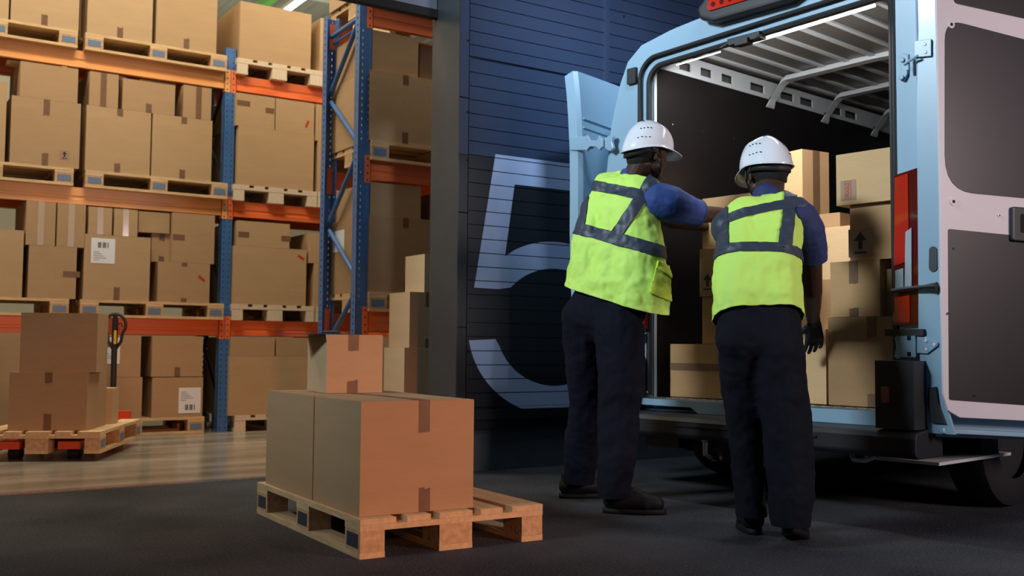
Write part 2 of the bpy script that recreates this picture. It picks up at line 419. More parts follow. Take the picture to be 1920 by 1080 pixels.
# ------------------------------------------------------------------ pallets
def pallet_proto(name, wood, blk, stick):
    r = empty(name)
    W, L = .8, 1.2
    def P(nm, x0, x1, y0, y1, z0, z1, m, par=r): return box_obj(nm, x0, x1, y0, y1, z0, z1, m, par, bevel=.003)
    for x0, w in ((0, .145), (.19, .10), (.3275, .145), (.51, .10), (.655, .145)):
        P('deck_board', x0, x0 + w, 0, L, .122, .144, wood)
    for y0 in (0, .5275, 1.055): P('cross_board', 0, W, y0, y0 + .145, .100, .1215, wood)
    for y0 in (0, .5275, 1.055):
        for x0, w in ((0, .10), (.3275, .145), (.70, .10)):
            b = P('block', x0 + .001, x0 + w - .001, y0 + .001, y0 + .144, .0225, .0995, blk)
            if x0 == 0: P('block_label', x0 - .0008, x0 + .002, y0 + .02, y0 + .125, .036, .088, stick, b)
            if x0 == .7: P('block_label', x0 + w - .002, x0 + w + .0008, y0 + .02, y0 + .125, .036, .088, stick, b)
    for x0, w in ((0, .10), (.3275, .145), (.70, .10)): P('bottom_board', x0, x0 + w, 0, L, 0, .022, wood)
    return r
def kmap():
    d = {}
    for o in bpy.data.objects:
        if o.parent: d.setdefault(o.parent.name, []).append(o)
    return d
fg_pallet = pallet_proto('wooden_pallet', 'wood', 'wood_block', 'pallet_label')
tag(fg_pallet, 'light wooden pallet on the asphalt carrying two large cartons', 'pallet')
blue_pallet = pallet_proto('wooden_pallet', 'wood', 'wood_block', 'pallet_label_blue')
pale_pallet = pallet_proto('wooden_pallet', 'wood_pale', 'wood_pale', 'pallet_label_blue')
KM = kmap()
used = set()
def pallet(src, x, y, z, deg, label, group=None):
    o = copy_tree(src, KM) if src.name in used else src
    used.add(src.name)
    o.location = (x, y, z); o.rotation_euler = (0, 0, math.radians(deg))
    tag(o, label, 'pallet', group); return o
fg_pallet.location = (1.6415, 3.475, 0.0); fg_pallet.rotation_euler = (0, 0, -.032)
# two cartons and a small one on the near pallet, a clipboard on top
ZP = .144
carton('large box at the front of the near pallet, its orange-lit front taped twice', 1.662, 2.146, 3.522, ZP + .001, .572, .484, 0, corner=(1.662, 3.527, ZP + .001), rz=-.035, flaps=True,
       tapes=((.545, 't', .125), (.555, 'b', .09)))
carton('large cardboard box at the back of the near pallet, behind the orange-lit box', 1.66, 2.15, 4.02, ZP + .001, .572, .60, 0, corner=(1.676, 4.014, ZP + .001), rz=-.035, flaps=True, tapes=((.5, 't', .1),))
p = onZ(611.5, 737.8, .573); q = onZ(715.7, 739, .573); w = .256; yaw_s = math.radians(-6.5)
hs = .573 + (738 - 628) / F_PX * (p.dot(FWD)) - .573
SMALL = carton('small cardboard box standing alone on top of the two large cartons', 0, w, 0, .5735, .5735 + hs, .30, 3, rz=yaw_s, corner=(p.x, p.y, .5735), flaps=True, tapes=((.47, 't', .07), (.46, 'b', .055)))
print('small box', p, w, hs, yaw_s)
cb = empty('clipboard', (p.x + .02, p.y + .02, .5735 + hs + .0022), yaw_s + math.radians(28)); tag(cb, 'dark blue clipboard lying across the top of the small box', 'clipboard')
box_obj('board', -.07, .17, .015, .265, 0, .003, 'clipboard_blue', cb, bevel=.001)
bm = bmesh.new(); bx(bm, .135, .165, .09, .19, .003, .008); tube(bm, [(.15, .09, .012), (.15, .19, .012)], .006, 8); obj('clip', bm, 'black_plastic', cb)

# ------------------------------------------------------------------ pallet racks
Z1, Z2, Z3 = 3.235, 2.08, 1.0           # tops of the beams
BH = .14
def holed_strip(bm, T, w, h, hole=.012, pitch=.05):
    """ladder plate 0..w wide with one column of holes"""
    a0, a1 = w / 2 - hole / 2, w / 2 + hole / 2
    bx(bm, 0, a0, 0, .003, 0, h, T=T); bx(bm, a1, w, 0, .003, 0, h, T=T)
    z = 0
    while z < h:
        bx(bm, a0, a1, 0, .003, z, min(z + pitch * .62, h), T=T); z += pitch
def upright(parent, x, y, h, facing, side_open):
    """C shaped post 0.1 wide (x), 0.08 deep (y) with hole columns on front and sides"""
    bm = bmesh.new()
    for k in (0, 1): holed_strip(bm, Matrix.Translation((x - .05 + k * .05, y if facing < 0 else y + .077, 0)), .05, h, .006)
    R = Matrix.Rotation(math.radians(90), 4, 'Z')
    for sx in (x - .047, x + .05): holed_strip(bm, Matrix.Translation((sx, y, 0)) @ R, .08, h, .013)
    bx(bm, x - .07, x + .07, y - .02, y + .10, 0, .006)
    return obj('upright', bm, 'rack_blue', parent)
def beam(parent, x0, x1, y, ztop, m, flip=False, conn=(True, True)):
    bm = bmesh.new(); d = .045
    prof = [(0, 0), (0, .038), (.007, .046), (.007, .062), (0, .070), (0, BH), (d, BH), (d, 0)] if m != 'x' else None
    s_ = -1 if flip else 1
    A = [bm.verts.new((x0, y + s_ * a, ztop - BH + b)) for a, b in prof]; B = [bm.verts.new((x1, y + s_ * a, ztop - BH + b)) for a, b in prof]
    n = len(prof)
    for i in range(n): bm.faces.new((A[i], A[(i + 1) % n], B[(i + 1) % n], B[i]))
    bm.faces.new(A[::-1]); bm.faces.new(B); fixn(bm)
    b_ = obj('beam', bm, m, parent)
    for c, xx in zip(conn, (x0, x1)):
        if not c: continue
        bm = bmesh.new(); sgn = 1 if xx == x0 else -1
        X0, X1 = sorted((xx - sgn * .047, xx + sgn * .004))
        yy = y - s_ * .012
        bx(bm, X0, X1, min(yy, yy + s_ * .006), max(yy, yy + s_ * .006), ztop - BH - .03, ztop + .035)
        bx(bm, xx - (.0 if sgn > 0 else .004), xx + (.004 if sgn > 0 else 0), min(yy, y + s_ * .045), max(yy, y + s_ * .045), ztop - BH - .03, ztop + .035)
        c_ = obj('beam_connector', bm, m, b_, bevel=.0015, seg=1)
        bm = bmesh.new()
        for k in range(4):
            zc = ztop - BH - .008 + k * .052; xc = (X0 + X1) / 2
            yq = yy - .0006 if not flip else yy + .0006
            tube(bm, [(xc, yq, zc), (xc, yq + .001, zc)], .0065, 8)
        obj('bolt_holes', bm, 'hole', b_)
    return b_
RY = 9.085
rack = empty('pallet_rack', (2.93, RY, 0)); tag(rack, 'long blue and orange pallet rack along the back of the hall', 'pallet rack')
def inworld(o, par): o.matrix_parent_inverse = Matrix.Translation(par.location).inverted(); return o
R1 = []
for x in (.19, 2.93, 5.67):
    R1.append(upright(rack, x, RY, 3.47, -1, 1)); R1.append(upright(rack, x, RY + .62, 3.47, 1, 1))
for (xa, xb, lv) in ((.24, 2.88, (('rack_amber', Z1), ('rack_amber', Z2), ('rack_orange', Z3))), (2.98, 5.62, (('rack_orange', Z1), ('rack_orange', Z2), ('rack_orange', Z3)))):
    for m, z in lv:
        R1.append(beam(rack, xa, xb, RY + .01, z, m)); R1.append(beam(rack, xa, xb, RY + .69, z, 'rack_orange', True, (False, False)))
bm = bmesh.new()
for x in (2.93,):
    zz = .25; k = 0
    while zz < 3.0:
        a, b = (RY + .08, RY + .62) if k % 2 == 0 else (RY + .62, RY + .08)
        tube(bm, [(x, a, zz), (x, b, zz + .5)], .014, 8); zz += .5; k += 1
R1.append(obj('brace', bm, 'brace_dark', rack))
for o in R1: inworld(o, rack)
# second rack, closer, just behind the facade
QY = 6.80; QX = 3.195
rack2 = empty('pallet_rack', (QX, QY, 0)); tag(rack2, 'nearer pallet rack beside the gate with a blue braced end frame', 'pallet rack')
R2 = [upright(rack2, QX, QY, 3.34, -1, 1), upright(rack2, QX, QY + .60, 3.36, 1, 1), upright(rack2, QX + 2.74, QY, 3.34, -1, 1), upright(rack2, QX + 2.74, QY + .60, 3.36, 1, 1)]
for z in (3.29, 2.14, 1.03):
    R2.append(beam(rack2, QX + .05, QX + 2.69, QY + .01, z, 'rack_orange')); R2.append(beam(rack2, QX + .05, QX + 2.69, QY + .67, z, 'rack_orange', True, (True, False)))
def py_(px, py): p = onplane(px, py, (QX, 0, 0), (1, 0, 0)); return (p.y, p.z)
for k, (a, b) in enumerate((((675, 33), (622, 70)), ((672, 42), (613, 182)), ((621, 192), (672, 268)), ((670, 290), (610, 425)), ((618, 433), (668, 520)), ((668, 545), (627, 622)), ((627, 622), (662, 700)))):
    bm = bmesh.new(); A = py_(*a); B = py_(*b)
    A = (min(max(A[0], QY + .05), QY + .64), A[1]); B = (min(max(B[0], QY + .05), QY + .64), B[1])
    tube(bm, [(QX, A[0], A[1]), (QX, B[0], B[1])], .019, 10)
    if k == 0: tube(bm, [(QX + .02, A[0], A[1] - .05), (QX + .02, B[0], B[1] - .05)], .012, 8)
    R2.append(obj('brace', bm, 'rack_blue', rack2, smooth=True))
for o in R2: inworld(o, rack2)
# timber supports seen under the beams
def slats(par, rows, Y, zt):
    for xa, xb, yy in rows:
        a = onY(xa, yy, Y).x; b = onY(xb, yy, Y).x
        bm = bmesh.new(); bx(bm, a, b, Y, Y + .09, zt - .034, zt); o = obj('shelf_slat', bm, 'wood', par); inworld(o, par)
slats(rack, ((14, 42, 95), (43, 92, 102), (123, 139, 110), (165, 175, 118), (224, 238, 130), (262, 330, 142)), RY + .10, Z1 - BH - .002)
slats(rack2, ((693, 732, 56), (755, 780, 68)), QY + .10, 3.29 - BH - .002)

# pallets on the racks
PZ = .1445
def rp(src, xl, zt, label, deg=90, yf=9.025, group=None, xr=None):
    """long side towards the aisle (deg 90) or short side (deg 0); xl / xr = pixel of the left / right end"""
    zm = zt + .07
    lo, hi = 0, 1080; px = xl if xl is not None else xr
    for _ in range(30):
        m_ = (lo + hi) / 2
        if onY(px, m_, yf).z > zm: lo = m_
        else: hi = m_
    X = onY(px, lo, yf).x
    if deg == 90:
        X = X + 1.2 if xl is not None else X
        return pallet(src, X, yf, zt + .0005, 90, label, group)
    return pallet(src, X if xl is not None else X - .8, yf, zt + .0005, 0, label, group)
G = 'pallets on the rack shelves'
rp(blue_pallet, None, Z1, 'pallet with blue block labels at the top left of the picture, on the top shelf', xr=146, group=G)
rp(blue_pallet, 160, Z1, 'pallet on the top shelf under the two tall pale cartons, left of the blue post', group=G)
rp(blue_pallet, None, Z2, 'pallet on the middle shelf under the carton with the small arrow mark', xr=138, group=G)
rp(blue_pallet, 160, Z2, 'pallet on the middle shelf, directly left of the blue post', group=G)
rp(blue_pallet, None, Z3, 'pallet on the lowest shelf at the far left, behind the pallet truck load', xr=129, group=G)
rp(blue_pallet, 150, Z3, 'pallet on the lowest shelf under the carton with the white shipping label', group=G)
rp(pale_pallet, 445, Z1, 'pale pallet on the top shelf right of the blue post, under one tall carton', 0, group=G)
rp(pale_pallet, 438, Z2, 'pale pallet on the middle shelf right of the blue post', 0, group=G)
rp(pale_pallet, 435, Z3, 'pale pallet on the lowest shelf right of the blue post', 0, group=G)
rp(pale_pallet, 596, Z2, 'pale pallet on the middle shelf mostly hidden behind the braced blue frame', 0, group=G)
rp(pale_pallet, 588, Z3, 'pale pallet on the lowest shelf mostly hidden behind the braced blue frame', 0, group=G)
rp(pale_pallet, 600, Z1, 'pale pallet on the top shelf mostly hidden behind the braced blue frame', 0, group=G)
rp(blue_pallet, None, .005, 'pallet on the hall floor under the cartons with the lower white label', xr=383, group='pallets on the hall floor under the rack')
rp(pale_pallet, 440, .005, 'pallet on the hall floor just right of the foot of the blue post', 0, group='pallets on the hall floor under the rack')
H2 = 'pallets in the nearer rack'
ry = 6.765
pallet(blue_pallet, 3.235 + 1.2, ry, 2.14 + .0005, 90, 'shadowed pallet on the middle shelf of the nearer rack', H2)
pallet(blue_pallet, 3.235 + 1.2, ry, 1.03 + .0005, 90, 'shadowed pallet on the lowest shelf of the nearer rack', H2)
pallet(blue_pallet, 3.245 + 1.2, ry, 3.29 + .0005, 90, 'pallet on the top shelf of the nearer rack, cut off by the door lintel', H2)

# ------------------------------------------------------------------ cartons on the back rack
A_, B_, C_ = Z1 + PZ + .001, Z2 + PZ + .001, Z3 + PZ + .001
GA, GB, GC = 'cartons on the top shelf', 'cartons on the middle shelf', 'cartons on the lowest shelf'
D = .75
rc('carton at the top left corner of the picture, only its edge visible', -60, 17, None, A_, ztop=4.0, depth=D, shade=3, group=GA)
rc('wide pale carton on the top shelf, second from the left', 21, 149, None, A_, ztop=4.0, depth=D, shade=3, tapes=((.49, 'b', .09),), group=GA)
rc('carton set back in the gap between the second and third top shelf cartons', 150, 157, None, A_, yf=9.3, ztop=4.05, depth=.4, shade=1, group=GA)
rc('tall pale carton on the top shelf, third from the left', 165, 287, None, A_, ztop=4.1, depth=D, shade=3, tapes=((.50, 'b', .09),), group=GA)
rc('tall carton on the top shelf, nearest the blue post on its left', 294, 407, None, A_, ztop=4.05, depth=D, shade=1, tapes=((.50, 'b', .09),), group=GA)
rc('big tall carton on the top shelf just right of the blue post', 450, 583, 1, A_, depth=.78, shade=1, group=GA)
rc('carton on the top shelf between the big carton and the braced frame', 600, 730, 33, A_, depth=.6, shade=1, group=GA)
# middle shelf
rc('carton at the left edge of the middle shelf, mostly outside the picture', -80, 11, 142, B_, depth=D, shade=1, group=GB)
o = rc('carton on the middle shelf with a small black up arrow and two tape strips', 20, 150, 178, B_, depth=D, shade=0, tapes=((.5, 't', .13), (.5, 'b', .10)), stickers=(('arrow', .78, .12, 1.0),), group=GB)
ZB = onY(20, 178, 9.03).z
rc('lower middle shelf carton with a creased front, third from the left', 161, 282, None, B_, ztop=ZB, depth=D, shade=1, tapes=((.51, 't', .06), (.49, 'b', .08)), group=GB)
rc('lower middle shelf carton nearest the blue post on its left', 285, 397, None, B_, ztop=ZB, depth=D, shade=1, tapes=((.52, 't', .055), (.51, 'b', .08)), group=GB)
zt = 3.06
rc('shadowed carton on top of the carton with the arrow', 38, 146, None, ZB + .001, ztop=zt, depth=.6, shade=0, group=GB)
rc('narrow upright carton taped down its middle, upper middle shelf', 168, 222, None, ZB + .001, ztop=zt, depth=.6, shade=0, tapes=((.48, 'f', 0),), group=GB)
rc('wide upper carton on the middle shelf between two narrow ones', 230, 328, None, ZB + .001, ztop=zt - .02, depth=.6, shade=0, tapes=((.5, 'b', .075),), group=GB)
rc('narrow upper carton on the middle shelf nearest the blue post, taped down its middle', 344, 396, None, ZB + .001, ztop=zt, depth=.6, shade=0, tapes=((.55, 'f', 0),), group=GB)
ZBr = onY(445, 235, 9.03).z
rc('large blank carton on the middle shelf right of the blue post', 446, 588, 235, B_, depth=.78, shade=1, group=GB)
rc('upper carton on the middle shelf right of the blue post with two side tapes', 443, 515, None, ZBr + .001, ztop=zt, depth=.7, shade=1, stickers=(('side_tape', .02, .62, .12), ('side_tape', .76, .50, .08)), group=GB)
rc('upper carton on the middle shelf with a small red tape mark', 517, 589, None, ZBr + .001, ztop=zt, depth=.7, shade=1, stickers=(('red_tape', .82, .32, -68),), group=GB)
rc('carton on the middle shelf hidden behind the braced frame, lower one', 595, 700, None, B_, ztop=ZBr - .05, depth=.7, shade=1, group=GB)
rc('carton on the middle shelf hidden behind the braced frame, upper one', 592, 690, None, ZBr - .049, ztop=zt, depth=.7, shade=1, group=GB)
# lowest shelf
rc('plain carton at the left edge of the lowest shelf', -40, 43, 427, C_, depth=D, shade=1, group=GC)
rc('carton on the lowest shelf under two film-taped cartons', 53, 143, 459, C_, depth=D, shade=0, stickers=(('side_tape', .72, .42, .13),), group=GC)
ZC1 = onY(53, 459, 9.03).z
rc('left one of two narrow film-taped cartons at the left, lowest shelf', 49, 104, None, ZC1 + .001, ztop=1.93, depth=.6, shade=0, tapes=((.5, 'f', 0, 'clear_tape'),), group=GC)
rc('right one of two narrow film-taped cartons at the left, lowest shelf', 107, 160, None, ZC1 + .001, ztop=1.93, depth=.6, shade=0, tapes=((.5, 'f', 0, 'clear_tape'),), group=GC)
ZC2 = onY(158, 438, 9.03).z
rc('big carton on the lowest shelf with a square white shipping label', 157, 281, 438, C_, depth=D, shade=1, tapes=((.5, 'b', .11),), stickers=(('sheet', .1, .56, .19, .21),), group=GC)
rc('left small film-taped carton standing on the labelled big carton', 166, 210, None, ZC2 + .001, ztop=1.92, depth=.6, shade=1, tapes=((.5, 'f', 0, 'clear_tape'),), group=GC)
rc('right small film-taped carton standing on the labelled big carton', 214, 258, None, ZC2 + .001, ztop=1.92, depth=.6, shade=1, tapes=((.5, 'f', 0, 'clear_tape'),), group=GC)
ZC3 = onY(296, 490, 9.03).z
rc('carton on the lowest shelf near the blue post with torn tape and a red strip', 296, 393, 490, C_, depth=D, shade=0, tapes=((.5, 't', .03), (.5, 'b', .04)), stickers=(('red_tape', .84, .62, 38),), group=GC)
rc('upper carton on the lowest shelf nearest the blue post with a short side tape', 323, 402, 398, ZC3 + .001, depth=.6, shade=0, stickers=(('side_tape', .02, .45, .10),), group=GC)
rc('small carton wedged between the labelled carton and the stack by the post', 284, 322, 437, ZC3 + .001, yf=9.10, depth=.5, shade=1, tapes=((.5, 't', .06), (.5, 'b', .05)), group=GC)
zz = onY(284, 437, 9.10).z
rc('set back carton in the upper row, right of the film-taped pair', 260, 318, None, zz + .002, yf=9.08, ztop=1.92, depth=.5, shade=1, group=GC)
ZCr = onY(438, 460, 9.03).z
rc('large carton with a red tape mark on the lowest shelf right of the blue post', 438, 574, 460, C_, depth=.78, shade=1, stickers=(('red_tape', .92, .86, 32),), group=GC)
rc('flat upper carton with two side tapes on the lowest shelf right of the post', 445, 543, None, ZCr + .001, ztop=onY(445, 413, 9.03).z, depth=.7, shade=1, stickers=(('side_tape', .02, .35, .10), ('side_tape', .84, .30, .09)), group=GC)
rc('carton on the lowest shelf behind the braced frame, lower one', 588, 690, None, C_, ztop=1.55, depth=.7, shade=1, group=GC)
rc('carton on the lowest shelf behind the braced frame, upper one', 579, 680, None, 1.551, ztop=1.83, depth=.7, shade=1, group=GC)
# on the floor under the rack
GD = 'cartons standing under the rack'
F_ = .005 + PZ
zmid = onY(285, 707, 9.03).z
rc('lower carton under the rack with a white label low on its right', 285, 380, 708, F_, depth=D, shade=0, stickers=(('sheet', .52, .10, .19, .22, 1),), group=GD)
rc('upper carton under the rack on the one with the low white label', 285, 380, None, zmid + .002, ztop=.85, depth=.7, shade=0, tapes=((.5, 'b', .08),), group=GD)
rc('lower carton under the rack directly behind the pallet truck handle', 186, 266, 708, F_, depth=D, shade=0, group=GD)
rc('upper carton under the rack directly behind the pallet truck handle', 186, 264, None, zmid + .002, ztop=.85, depth=.7, shade=0, stickers=(('sheet', .04, .32, .15, .22),), group=GD)
rc('carton under the rack just left of the upper pallet truck carton', -30, 38, None, .005, ztop=.86, depth=.6, shade=2, group=GD)
rc('wide carton on the floor pallet right of the blue post', 430, 582, 668, F_, depth=.78, shade=1, group=GD)
zr = onY(430, 668, 9.03).z
rc('left upper carton under the rack right of the blue post', 433, 515, None, zr + .001, ztop=.85, depth=.7, shade=0, group=GD)
rc('right upper carton under the rack right of the blue post', 518, 596, None, zr + .001, ztop=.85, depth=.7, shade=0, group=GD)
rc('dark carton under the rack seen right of the small box', 600, 770, 630, .005, depth=.7, shade=2, group=GD)
# nearer rack
GE = 'cartons in the nearer rack'
y2 = 6.78
b2 = 2.14 + PZ + .001; c2 = 1.03 + PZ + .001
zq = onY(693, 130, y2).z
rc('large carton with two tape strips on the middle shelf of the nearer rack', 694, 835, 130, b2, yf=y2, depth=.78, shade=1, tapes=((.46, 't', .07), (.46, 'b', .09)), group=GE)
rc('shaded carton set on top, under the top beam of the nearer rack', 692, 784, None, zq + .001, yf=y2 + .04, ztop=3.12, depth=.6, shade=0, group=GE)
rc('carton beside the shaded one under the top beam, next to the gate jamb', 787, 880, None, zq + .001, yf=y2 + .15, ztop=3.12, depth=.5, shade=1, group=GE)
zq = onY(693, 403, y2).z
sidebox = rc('large carton with two tape strips on the lowest shelf of the nearer rack', 692, 840, 403, c2, yf=y2, depth=.78, shade=2, tapes=((.45, 't', .07), (.47, 'b', .09)), group=GE)
rc('shaded carton on top of the lowest shelf carton in the nearer rack', 694, 789, None, zq + .001, yf=y2 + .02, ztop=1.98, depth=.6, shade=0, group=GE)
rc('narrow dark carton at the gate jamb, lowest shelf of the nearer rack', 805, 870, None, zq + .001, yf=y2 + .12, ztop=1.95, depth=.5, shade=2, group=GE)
rc('carton on the top shelf of the nearer rack above the orange beam', 697, 850, None, 3.29 + PZ + .001, yf=y2, ztop=4.0, depth=.78, shade=3, group=GE)
for (pa_, pb_) in (((646, 430), (624, 474)),):
    A_1 = onplane(pa_[0], pa_[1], sidebox.location, (1, 0, 0)) - sidebox.location; B_1 = onplane(pb_[0], pb_[1], sidebox.location, (1, 0, 0)) - sidebox.location
    box_obj('shipping_label', -.0015, .0005, A_1.y, min(B_1.y, .77), B_1.z, A_1.z, 'sticker', sidebox)
# stack just inside the gate
ys = 6.1
za = onY(757, 652, ys).z; zb = onY(768, 547, ys).z
GS = 'cartons stacked just inside the gate'
rc('bottom carton of the stack just inside the gate jamb', 757, 860, None, .006, yf=ys, ztop=za, depth=.3, shade=3, group=GS)
rc('middle carton of the stack inside the gate jamb, taped at its right', 768, 870, None, za + .001, yf=ys, ztop=zb, depth=.3, shade=1, tapes=((.34, 't', .1), (.34, 'b', .06)), group=GS)
rc('top carton of the stack just inside the gate jamb', 796, 870, None, zb + .001, yf=ys, ztop=onY(796, 476, ys).z, depth=.28, shade=3, group=GS)

# ------------------------------------------------------------------ pallet truck with its load
TK = Vector((1.508, 7.198, 0)); TA = math.atan2(.90, .435)      # direction of the long side
ldir = Vector((math.cos(TA), math.sin(TA), 0)); sdir = Vector((math.sin(TA), -math.cos(TA), 0))
# local frame: x along short side towards the right end, y away
LZ = .055
org = TK - sdir * .8
rzT = TA - math.pi / 2
pallet(blue_pallet, org.x, org.y, LZ, math.degrees(rzT), 'wooden pallet raised on the pallet truck, left part of the picture')
def tl(x, y, z): return org + sdir * x + ldir * y + Vector((0, 0, z))
def uofx(px, py, y):   # local x where the ray meets the plane y in the truck frame
    p = onplane(px, py, tl(0, y, 0), ldir); return (p - org).dot(sdir), p.z
def truck_carton(label, xl, xr, yt, z0, y, depth, shade, **k):
    a, z1 = uofx(xl, yt, y); b, _ = uofx(xr, yt + 60, y)
    c = tl(a, y, z0)
    return carton(label, 0, b - a, 0, z0, z1, depth, shade, rz=rzT, corner=(c.x, c.y, z0), **k), z1
_, zt1 = truck_carton('lower brown carton on the raised pallet, tape strips top and bottom', 18, 163, 698, LZ + .1455, .08, .50, 2, tapes=((.5, 't', .07), (.5, 'b', .11)))
truck_carton('upper brown carton stacked on the pallet truck load', 40, 182, 586, zt1 + .001, .10, .28, 2)
truck_carton('small narrow upright carton standing at the right end of the raised pallet', 188, 210, 728, LZ + .1455, .66, .18, 3)
# pallet truck
tr = empty('pallet_truck', tl(.4, 1.5, 0), rzT); tag(tr, 'hand pallet truck with black loop handle and red frame', 'pallet truck')
def tobj(nm, bm, m, **k): return obj(nm, bm, m, tr, **k)
for s_ in (-1, 1):
    bm = bmesh.new(); bx(bm, s_ * .19 - .07, s_ * .19 + .07, -1.45, .05, LZ + .025, LZ + .075); tobj('fork', bm, 'jack_red', bevel=.004)
    for yy in (-1.30,):
        bm = bmesh.new(); tube(bm, [(s_ * .19 - .04, yy, .041), (s_ * .19 + .04, yy, .041)], .04, 18); tobj('load_wheel', bm, 'rubber')
    bm = bmesh.new(); tube(bm, [(s_ * .09 - .025, .16, .09), (s_ * .09 + .025, .16, .09)], .09, 24); tobj('steer_wheel', bm, 'rubber')
bm = bmesh.new(); bx(bm, -.24, .24, .03, .10, .08, .24); bx(bm, -.10, .10, .08, .24, .14, .22); tobj('frame', bm, 'jack_red', bevel=.01)
hx = uofx(213, 700, 1.66)[0] - .4
bm = bmesh.new(); tube(bm, [(hx, .16, .25), (hx, .16, .98)], .024, 12); tube(bm, [(hx, .16, .15), (hx, .16, .4)], .045, 14)
tobj('shaft', bm, 'black_plastic', smooth=True)
pts = []
zc = uofx(213, 590, 1.66)[1]
for a in range(-60, 241, 15):
    t = math.radians(a); pts.append((hx + .085 * math.cos(t), .16, zc - .085 + .09 * math.sin(t)))
pts = [(hx, .16, zc - .30), (hx + .05, .16, zc - .22)] + pts[1:-1] + [(hx - .05, .16, zc - .22), (hx, .16, zc - .30)]
bm = bmesh.new(); tube(bm, pts, .013, 8); tobj('handle', bm, 'black_plastic', smooth=True)
bm = bmesh.new(); tube(bm, [(hx, .16, zc - .30), (hx, .16, zc)], .020, 10); tobj('grip_stem', bm, 'black_plastic', smooth=True)
bm = bmesh.new(); bx(bm, hx + .0, hx + .02, .130, .137, zc - .24, zc - .13); tobj('warning_sticker', bm, 'yellow_label')
bm = bmesh.new(); tube(bm, [(hx + .02, .14, zc - .08), (hx + .05, .14, zc - .07), (hx + .065, .14, zc - .10)], .006, 6); tobj('trigger', bm, 'black_plastic')
# far left pallet edge
pallet(blue_pallet, -.12, 8.1, .006, 20, 'pallet on the hall floor cut off by the left edge of the picture')

# ------------------------------------------------------------------ hall lights
for hx_, hy_, lb_ in ((5.72, 14.0, 'fluorescent batten on the hall ceiling above the big top shelf carton'), (.5, 14.0, 'fluorescent batten on the hall ceiling behind the left top shelf cartons')):
    lt_ = empty('ceiling_light', (hx_, hy_, 6.0)); tag(lt_, lb_, 'ceiling light', 'hall ceiling lights')
    bm = bmesh.new(); bx(bm, -.06, .06, -1.6, 1.6, 0, .06); obj('housing', bm, 'ceiling_metal', lt_)
    bm = bmesh.new(); tube(bm, [(0, -1.55, -.03), (0, 1.55, -.03)], .025, 8); obj('tube', bm, 'tube_light', lt_)
    bm = bmesh.new()
    for yy in (-1.2, 1.2): tube(bm, [(0, yy, .06), (0, yy, .42)], .006, 6)
    obj('hanger', bm, 'ceiling_metal', lt_)
bm = bmesh.new(); bx(bm, 5.28, 5.40, 9, 17.8, 5.95, 6.06); tag(obj('ceiling_rail', bm, 'green_beam'), 'green rail under the hall ceiling beside the fluorescent batten', 'rail')
area('high_bay_and_fill', (2.5, 13.5, 3.8), (2.5, 13.6, 6.4), 6, 3, 260, (1.0, .93, .75))  # added upward fill that only brightens the ceiling, no fixture there

# ------------------------------------------------------------------ the delivery van
VO = Vector((3.808, 4.422, 0)); VR = math.radians(-82)
van = empty('delivery_van', VO, VR); tag(van, 'white delivery van parked along the wall with both rear doors swung open', 'van')
VM = Matrix.Translation(VO) @ Matrix.Rotation(VR, 4, 'Z'); VI = VM.inverted()
v_ex = Vector((math.sin(math.radians(8)), -math.cos(math.radians(8)), 0)); v_ax = Vector((math.cos(math.radians(8)), math.sin(math.radians(8)), 0))
def vp(px, py, t=0.0):            # point of the van's rear plane moved t into the van, van coordinates (s, t, z)
    return VI @ onplane(px, py, VO + v_ax * t, v_ax)
def vs_(px, py, s=.05):           # point of a plane parallel to the van's side
    return VI @ onplane(px, py, VO + v_ex * s, v_ex)
def V(nm, bm, m, par=None, **k): return obj(nm, bm, m, par or van, **k)
TV = lambda t0=0.0: (lambda a, b, d: Vector((a, t0 + d, b)))
half = [(-.27, .42), (-.295, .8), (-.30, 1.3), (-.295, 1.8), (-.255, 2.1), (-.185, 2.33), (-.125, 2.45), (-.02, 2.525), (.2, 2.565), (.5, 2.592), (.78, 2.60)]
prof_o = half + [(1.36, 2.60), (1.52, 2.57), (1.60, 2.50), (1.645, 2.38), (1.662, 2.2), (1.665, 1.8), (1.665, 1.3), (1.665, .8), (1.665, .42)]
prof_i = [(.78 + (a - .78) * .955, .42 if i in (0, len(prof_o) - 1) else .42 + (b - .42) * .965) for i, (a, b) in enumerate(prof_o)]
bm = bmesh.new()
rings = []
for t, k in ((.05, 1), (4.6, 1), (5.2, .9), (5.5, .6)):
    kk = k
    A = [bm.verts.new((.78 + (a - .78) * (1 if k == 1 else .97), t, .42 + (b - .42) * kk)) for a, b in prof_o]
    rings.append(A)
for A, B in zip(rings, rings[1:]):
    for i in range(len(A) - 1): bm.faces.new((A[i], B[i], B[i + 1], A[i + 1]))
bm.faces.new(rings[-1])
me = mesh_of(bm, 'body', 'van_paint', smooth=50)
bo = obj('body', me, None, van); md = bo.modifiers.new('s', 'SOLIDIFY'); md.thickness = .012; md.offset = -1
